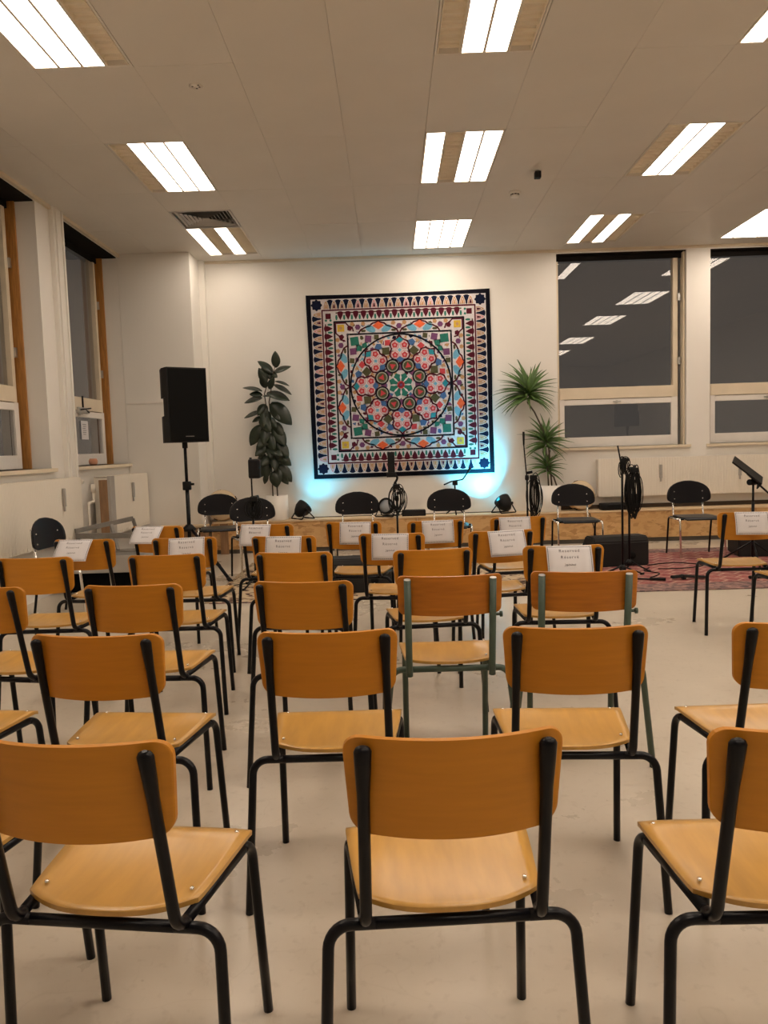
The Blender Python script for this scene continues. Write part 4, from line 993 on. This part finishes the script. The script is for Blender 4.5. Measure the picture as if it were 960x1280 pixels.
# ---------------------------------------------------------------- drums, boxes on the bench
def drum(loc, r, lean, rz, label):
    t = thing('hand_drum', label, 'drum', loc, rz); t.rotation_euler = (lean, 0, rz)
    bm = bm_new(); add_lathe(bm, [(r - .012, .045), (r, .045), (r, -.045), (r - .012, -.045), (r - .012, .045)], 36)
    for v in bm.verts: v.co = Vector((v.co.x, -v.co.z, v.co.y + r))
    obj('rim', bm, 'drum_wood', t)
    bm = bm_new(); add_lathe(bm, [(0, .046), (r - .003, .046), (r - .003, .040), (0, .040)], 36)
    for v in bm.verts: v.co = Vector((v.co.x, -v.co.z, v.co.y + r))
    obj('skin', bm, 'drum_skin', t)
    for k in range(5):
        a = k * 2 * PI / 5 + .5; bm = bm_new(); add_obox(bm, (math.cos(a) * r, -.0, r + math.sin(a) * r), (.022, .02, .008), Matrix.Rotation(-(a - PI / 2), 3, 'Y'), .003); obj('jingle', bm, 'black_plastic', t)
drum((-2.16, 9.90, BZ + .012), .195, math.radians(-14), 0, 'round hand drum behind the far left black chair')
drum((2.39, 9.90, BZ + .012), .185, math.radians(-14), .2, 'round hand drum with dark fittings behind the chair by the dragon tree')
t = thing('power_box', 'small black box on the bench right of the middle spotlight', 'box', (.27, 9.93, BZ))
obj('body', boxes(((-.15, -.07, 0), (.15, .07, .075)), bev=.008), 'black_plastic', t); obj('face', boxes(((-.13, -.073, .012), (.13, -.069, .062))), 'charcoal', t)
t = thing('instrument_bag', 'flat black bag on the bench beside the round drum', 'bag', (2.84, 9.90, BZ))
obj('body', boxes(((-.22, -.07, 0), (.22, .08, .09)), bev=.025), 'black_plastic', t); obj('flap', boxes(((.10, -.075, .03), (.24, .06, .20)), bev=.02), 'black_plastic', t)
bm = bm_new(); add_tube(bm, [(-.14, -.075, .06), (0, -.10, .075), (.1, -.08, .06)], .008, 6); obj('strap', bm, 'rubber', t)

# ---------------------------------------------------------------- microphone stands, cables, monitors
def coil(bm, c, rx, rz_, loops, r=.004, jit=.03, ydepth=.05):
    for k in range(loops):
        cx = c[0] + random.uniform(-jit, jit); cz = c[2] + random.uniform(-jit, jit); a_ = rx * random.uniform(.15, 1.1); b_ = rz_ * random.uniform(.75, 1.1); tw = random.uniform(-.8, .8)
        pts = []
        for i in range(28):
            th = 2 * PI * i / 28; pts.append((cx + a_ * math.cos(th) * math.cos(tw), c[1] + a_ * math.cos(th) * math.sin(tw) + random.uniform(-.004, .004) + ydepth * (k / loops - .5), cz + b_ * math.sin(th)))
        add_tube(bm, pts, r, 6, closed=True)
def mic_stand(loc, h, label, rot=0., base_r=.30, upper_from=.75, mic=True, lean=0.0):
    t = thing('microphone_stand', label, 'stand', loc)
    bm = bm_new(); add_tube(bm, [(0, 0, .05), (0, 0, upper_from)], .011, 10); obj('lower_pole', bm, 'black_paint', t)
    bm = bm_new(); add_tube(bm, [(0, 0, upper_from - .02), (lean, 0, h - .14)], .0075, 8); obj('upper_pole', bm, 'black_paint', t)
    bm = bm_new(); add_lathe(bm, [(0, -.02), (.02, -.02), (.024, 0), (.02, .035), (0, .035)], 12, (0, 0, upper_from)); obj('clutch', bm, 'black_plastic', t)
    bm = bm_new(); add_tube(bm, [(0, 0, upper_from + .06), (.06, -.01, upper_from + .07)], .016, 8); obj('knob', bm, 'black_plastic', t)
    bm = bm_new(); add_lathe(bm, [(0, 0), (.03, 0), (.035, .03), (.015, .06), (0, .06)], 12, (0, 0, .05)); obj('hub', bm, 'black_plastic', t)
    for k in range(3):
        a = rot + k * 2 * PI / 3; d = Vector((math.cos(a), math.sin(a), 0))
        bm = bm_new(); add_tube(bm, [d * .02 + Vector((0, 0, .085)), d * base_r + Vector((0, 0, .010))], .0075, 8); l = obj('leg', bm, 'black_paint', t)
        bm = bm_new(); add_tube(bm, [d * (base_r - .02) + Vector((0, 0, .0105)), d * (base_r + .015) + Vector((0, 0, .0105))], .0105, 8); obj('rubber_foot', bm, 'rubber', l)
    if mic:
        bm = bm_new(); add_tube(bm, [(lean, 0, h - .15), (lean, 0, h - .04), (lean, 0, h)], [.009, .013, .012], 10); obj('microphone', bm, 'black_plastic', t)
    return t
def coil_thing(loc, rx, rz_, loops, label, r=.0045, tie=True):
    t = thing('coiled_cable', label, 'cable', loc, 0, 'cables hung on the microphone stands')
    bm = bm_new(); coil(bm, (0, 0, 0), rx, rz_, loops, r); obj('loops', bm, 'rubber', t)
    if tie:
        bm = bm_new(); add_obox(bm, (0, 0, rz_ * .92), (.035, .045, .022), Matrix.Identity(3), .006); obj('tie', bm, 'black_plastic', t)
    return t
RZ = .010
mic_stand((1.50, 8.70, RZ), 1.395, 'upright microphone stand left of the dragon tree, hung with cable', .4, upper_from=.88, lean=-.03)
coil_thing((1.56, 8.64, .70), .085, .22, 16, 'bundle of black cable on the stand by the dragon tree')
mic_stand((2.14, 7.30, RZ), 1.36, 'thin tall microphone stand, left of the pair at the right stage', .2, .2, 1.02, mic=False, lean=-.04)
mic_stand((2.30, 7.62, RZ), 1.10, 'shorter microphone stand of the right pair with a microphone head', 1.35, .2, .80, lean=-.035)
coil_thing((2.225, 7.24, .80), .085, .22, 20, 'dense loops of black cable on the right pair of stands')
coil_thing((2.13, 7.25, 1.04), .05, .07, 9, 'small knot of cable at the top of the tall right stand', tie=False)
t = mic_stand((.05, 8.30, RZ), 1.02, 'central stand with a dark clip-on box at its top', .9, .30, .72, mic=False, lean=-.03)
obj('device', boxes(((-.085, -.03, 1.0), (-.01, .0, 1.22)), bev=.008), 'black_plastic', t)
bm = bm_new(); add_tube(bm, fillet([(-.03, 0, .86), (.02, -.01, .95), (-.05, -.01, 1.03)], [.04]), .012, 8); obj('gooseneck', bm, 'black_plastic', t)
obj('mount', boxes(((-.10, -.035, .955), (.0, .01, 1.005)), bev=.008), 'black_plastic', t)
coil_thing((.05, 8.24, .74), .085, .14, 11, 'loops of cable on the central stand')
mic_stand((-1.30, 7.28, RZ), 1.215, 'thin stand in front of the left black chairs and rubber plant', .1, .2, .78, lean=-.0)
coil_thing((-1.275, 7.24, .76), .07, .09, 12, 'cable bundle on the thin stand by the left black chairs')
t = [o for o in COL.objects if o.get('label') == 'thin stand in front of the left black chairs and rubber plant'][0]
obj('device', boxes(((-.02, -.05, 1.02), (.09, .03, 1.20)), bev=.02), 'black_plastic', t)
# desk microphone on the bench
t = thing('desk_microphone', 'small gooseneck microphone on a tripod behind the chair right of centre', 'microphone', (.80, 9.93, BZ))
for k in range(3):
    a = .5 + k * 2 * PI / 3; d = Vector((math.cos(a), math.sin(a), 0)); bm = bm_new(); add_tube(bm, [Vector((0, 0, .10)), d * .13 + Vector((0, 0, .009))], .009, 8); obj('leg', bm, 'black_paint', t)
bm = bm_new(); add_tube(bm, [(0, 0, .09), (0, 0, .40)], .010, 8); obj('pole', bm, 'black_paint', t)
bm = bm_new(); add_tube(bm, fillet([(-.14, 0, .38), (-.04, 0, .42), (.10, -.01, .44), (.17, -.02, .54)], [.03, .05]), .009, 8); obj('gooseneck', bm, 'black_plastic', t)
bm = bm_new(); add_tube(bm, [(.165, -.02, .53), (.20, -.025, .59)], [.014, .020], 10); obj('microphone', bm, 'black_plastic', t)
obj('clamp', boxes(((-.03, -.025, .37), (.035, .025, .43)), bev=.008), 'black_plastic', t)
# music stand
t = thing('music_stand', 'black music stand with a tilted desk at the right edge', 'stand', (3.58, 7.8, RZ))
bm = bm_new(); add_tube(bm, [(0, 0, .05), (0, 0, .62)], .015, 10); obj('lower_pole', bm, 'black_paint', t)
bm = bm_new(); add_tube(bm, [(0, 0, .55), (0, 0, .80)], .011, 10); obj('upper_pole', bm, 'black_paint', t)
bm = bm_new(); add_tube(bm, [(-.05, -.02, .815), (.03, .02, .815)], .03, 12); obj('clutch', bm, 'black_plastic', t)
d = Vector((.26, -.10, -.235)).normalized(); e2 = Vector((.41, .91, .13)).normalized(); n_ = e2.cross(d).normalized(); e2 = d.cross(n_)
Rm = Matrix(((d.x, e2.x, n_.x), (d.y, e2.y, n_.y), (d.z, e2.z, n_.z)))
bm = bm_new(); add_obox(bm, (-.055, 0, .935), (.17, .22, .008), Rm, .004); dk = obj('desk', bm, 'black_plastic', t)
bm = bm_new(); add_obox(bm, Vector((-.055, 0, .935)) + Rm @ Vector((.165, 0, .03)), (.006, .22, .03), Rm, .003); obj('lip', bm, 'black_plastic', dk)
bm = bm_new(); add_obox(bm, Vector((-.055, 0, .935)) + Rm @ Vector((-.05, -.10, .0085)), (.025, .03, .001), Rm); obj('sticker', bm, 'paper', dk)
bm = bm_new(); add_tube(bm, [(-.06, .0, .90), (.05, 0, .795), (.24, 0, .62)], .010, 8); obj('arm', bm, 'black_paint', t)
for k in range(3):
    a = .3 + k * 2 * PI / 3; dd = Vector((math.cos(a), math.sin(a), 0)); bm = bm_new(); add_tube(bm, [dd * .01 + Vector((0, 0, .22)), dd * .32 + Vector((0, 0, .010))], .010, 8); obj('leg', bm, 'black_paint', t)
# wedge monitors
def wedge(loc, rz, wd, dp, h, label):
    t = thing('stage_monitor', label, 'speaker', loc, rz, 'wedge stage monitors')
    bm = bm_new(); pr_ = [(-dp / 2, 0), (dp / 2, 0), (dp / 2, h * .45), (dp * .12, h), (-dp * .42, h), (-dp / 2, h * .82)]
    a = [bm.verts.new((-wd / 2, y, z)) for y, z in pr_]; b_ = [bm.verts.new((wd / 2, y, z)) for y, z in pr_]
    bm.faces.new(a); bm.faces.new(b_[::-1])
    for k in range(6): bm.faces.new((a[k], b_[k], b_[(k + 1) % 6], a[(k + 1) % 6]))
    bmesh.ops.bevel(bm, geom=list(bm.edges), offset=.012, segments=2, affect='EDGES'); obj('cabinet', bm, 'charcoal', t)
    y0, z0, y1, z1 = dp / 2, h * .45, dp * .12, h; my, mz = (y0 + y1) / 2, (z0 + z1) / 2; ln = math.hypot(y1 - y0, z1 - z0); an = math.atan2(z1 - z0, y1 - y0)
    bm = bm_new(); add_obox(bm, (0, my + .004 * math.sin(an), mz - .004 * math.cos(an)), (wd / 2 - .03, ln / 2 - .02, .006), Matrix.Rotation(an, 3, 'X'), .003); obj('grille', bm, 'grille_cloth', t)
    for sx in (-1, 1): obj('handle', boxes(((sx * (wd / 2 + .001) - .004, -.07, h * .55), (sx * (wd / 2 + .001) + .004, .07, h * .70)), bev=.003), 'black_plastic', t)
    bm = bm_new(); add_lathe(bm, [(0, .006), (.03, .006), (.034, 0)], 12)
    for v in bm.verts: v.co = Vector((v.co.x + wd * .2, -dp / 2 - v.co.z, v.co.y + h * .35))
    obj('input_plate', bm, 'grille_cloth', t)
wedge((2.27, 8.05, RZ), math.radians(8), .58, .38, .30, 'black wedge monitor on the red rug below the cable stands')
wedge((3.98, 8.45, RZ), math.radians(-10), .60, .46, .31, 'black wedge monitor at the right edge behind the single chair')
wedge((-.30, 7.05, RZ), math.radians(4), .56, .44, .30, 'black wedge monitor in the middle below the front row chairs')
# floor cables, dropped microphone and boom
def floor_cable(pts, label, r=.005, z=.0155, nm='floor_cable'):
    P_ = [Vector((x, y, z)) for x, y in pts]; out = []
    for i in range(len(P_) - 1):
        p0 = P_[max(i - 1, 0)]; p1 = P_[i]; p2 = P_[i + 1]; p3 = P_[min(i + 2, len(P_) - 1)]
        for k in range(6):
            s_ = k / 6; out.append(.5 * ((2 * p1) + (p2 - p0) * s_ + (2 * p0 - 5 * p1 + 4 * p2 - p3) * s_ ** 2 + (-p0 + 3 * p1 - 3 * p2 + p3) * s_ ** 3))
    out.append(P_[-1]); bm = bm_new(); add_tube(bm, out, r, 6); return tag(obj(nm, bm, 'rubber'), label, 'cable', 'cables lying on the stage floor')
floor_cable([(2.55, 7.85), (2.85, 7.98), (3.08, 7.78), (2.85, 7.62), (2.58, 7.62)], 'loop of black cable on the red rug right of the cable stands')
floor_cable([(2.35, 7.15), (2.5, 7.35), (2.42, 7.55), (2.52, 7.7)], 'short black cable on the red rug near the wedge monitor')
floor_cable([(-1.6, 7.3), (-1.35, 7.5), (-1.15, 7.3), (-.9, 7.45), (-.75, 7.25)], 'black cable winding over the beige rug on the left')
floor_cable([(.05, 7.6), (.35, 7.2), (.75, 7.35), (1.15, 7.1), (1.5, 7.3)], 'black cable across the middle of the beige rug')
floor_cable([(.2, 8.6), (.5, 8.2), (.9, 8.4), (1.4, 8.2), (1.6, 8.5)], 'black cable behind the front row on the beige rug')
# cable along the bench top and hanging down
floor_cable([(-1.0, 10.07), (-.6, 10.09), (-.3, 10.085), (.1, 10.09), (.6, 10.08), (1.2, 10.09), (1.5, 10.08)], 'thin cable along the bench top between the spotlights', .005, BZ + .006, 'bench_cable')
bm = bm_new(); add_tube(bm, [(2.46, 9.79, BZ - .02), (2.5, 9.785, .25), (2.55, 9.78, .05), (2.6, 9.70, .008)], .005, 6); tag(obj('hanging_cable', bm, 'rubber'), 'black cable hanging down the bench front by the right stands', 'cable')
t = thing('clip_bundle', 'dark bundled microphone cable lying on the red rug', 'cable', (2.64, 7.03, RZ))
bm = bm_new()
for k in range(5): add_tube(bm, [(-.14, (k - 2) * .012, .02 + .008 * (k % 2)), (-.03, (k - 2) * .008, .026 + .01 * (k % 2)), (.16, (k - 2) * .012, .018)], .009, 7)
obj('strands', bm, 'rubber', t); obj('tie', boxes(((-.05, -.035, .004), (-.02, .035, .045)), bev=.006), 'black_plastic', t)
t = thing('microphone_boom', 'thin black boom rod lying on the red rug left of the bundled cable', 'stand', (0, 0, 0))
bm = bm_new(); add_tube(bm, [(1.98, 7.12, .024), (2.42, 6.98, .024)], .009, 8); obj('rod', bm, 'black_paint', t)
bm = bm_new(); add_tube(bm, [(2.30, 7.018, .026), (2.43, 6.977, .026)], .014, 8); obj('grip', bm, 'rubber', t)
t = thing('microphone_boom', 'black boom rod behind the single chair at the right', 'stand', (0, 0, 0))
bm = bm_new(); add_tube(bm, [(3.17, 6.95, .027), (4.0, 7.08, .027)], .009, 8); obj('rod', bm, 'black_paint', t)
bm = bm_new(); add_tube(bm, [(3.16, 6.948, .027), (3.32, 6.973, .027)], .015, 8); obj('grip', bm, 'rubber', t)
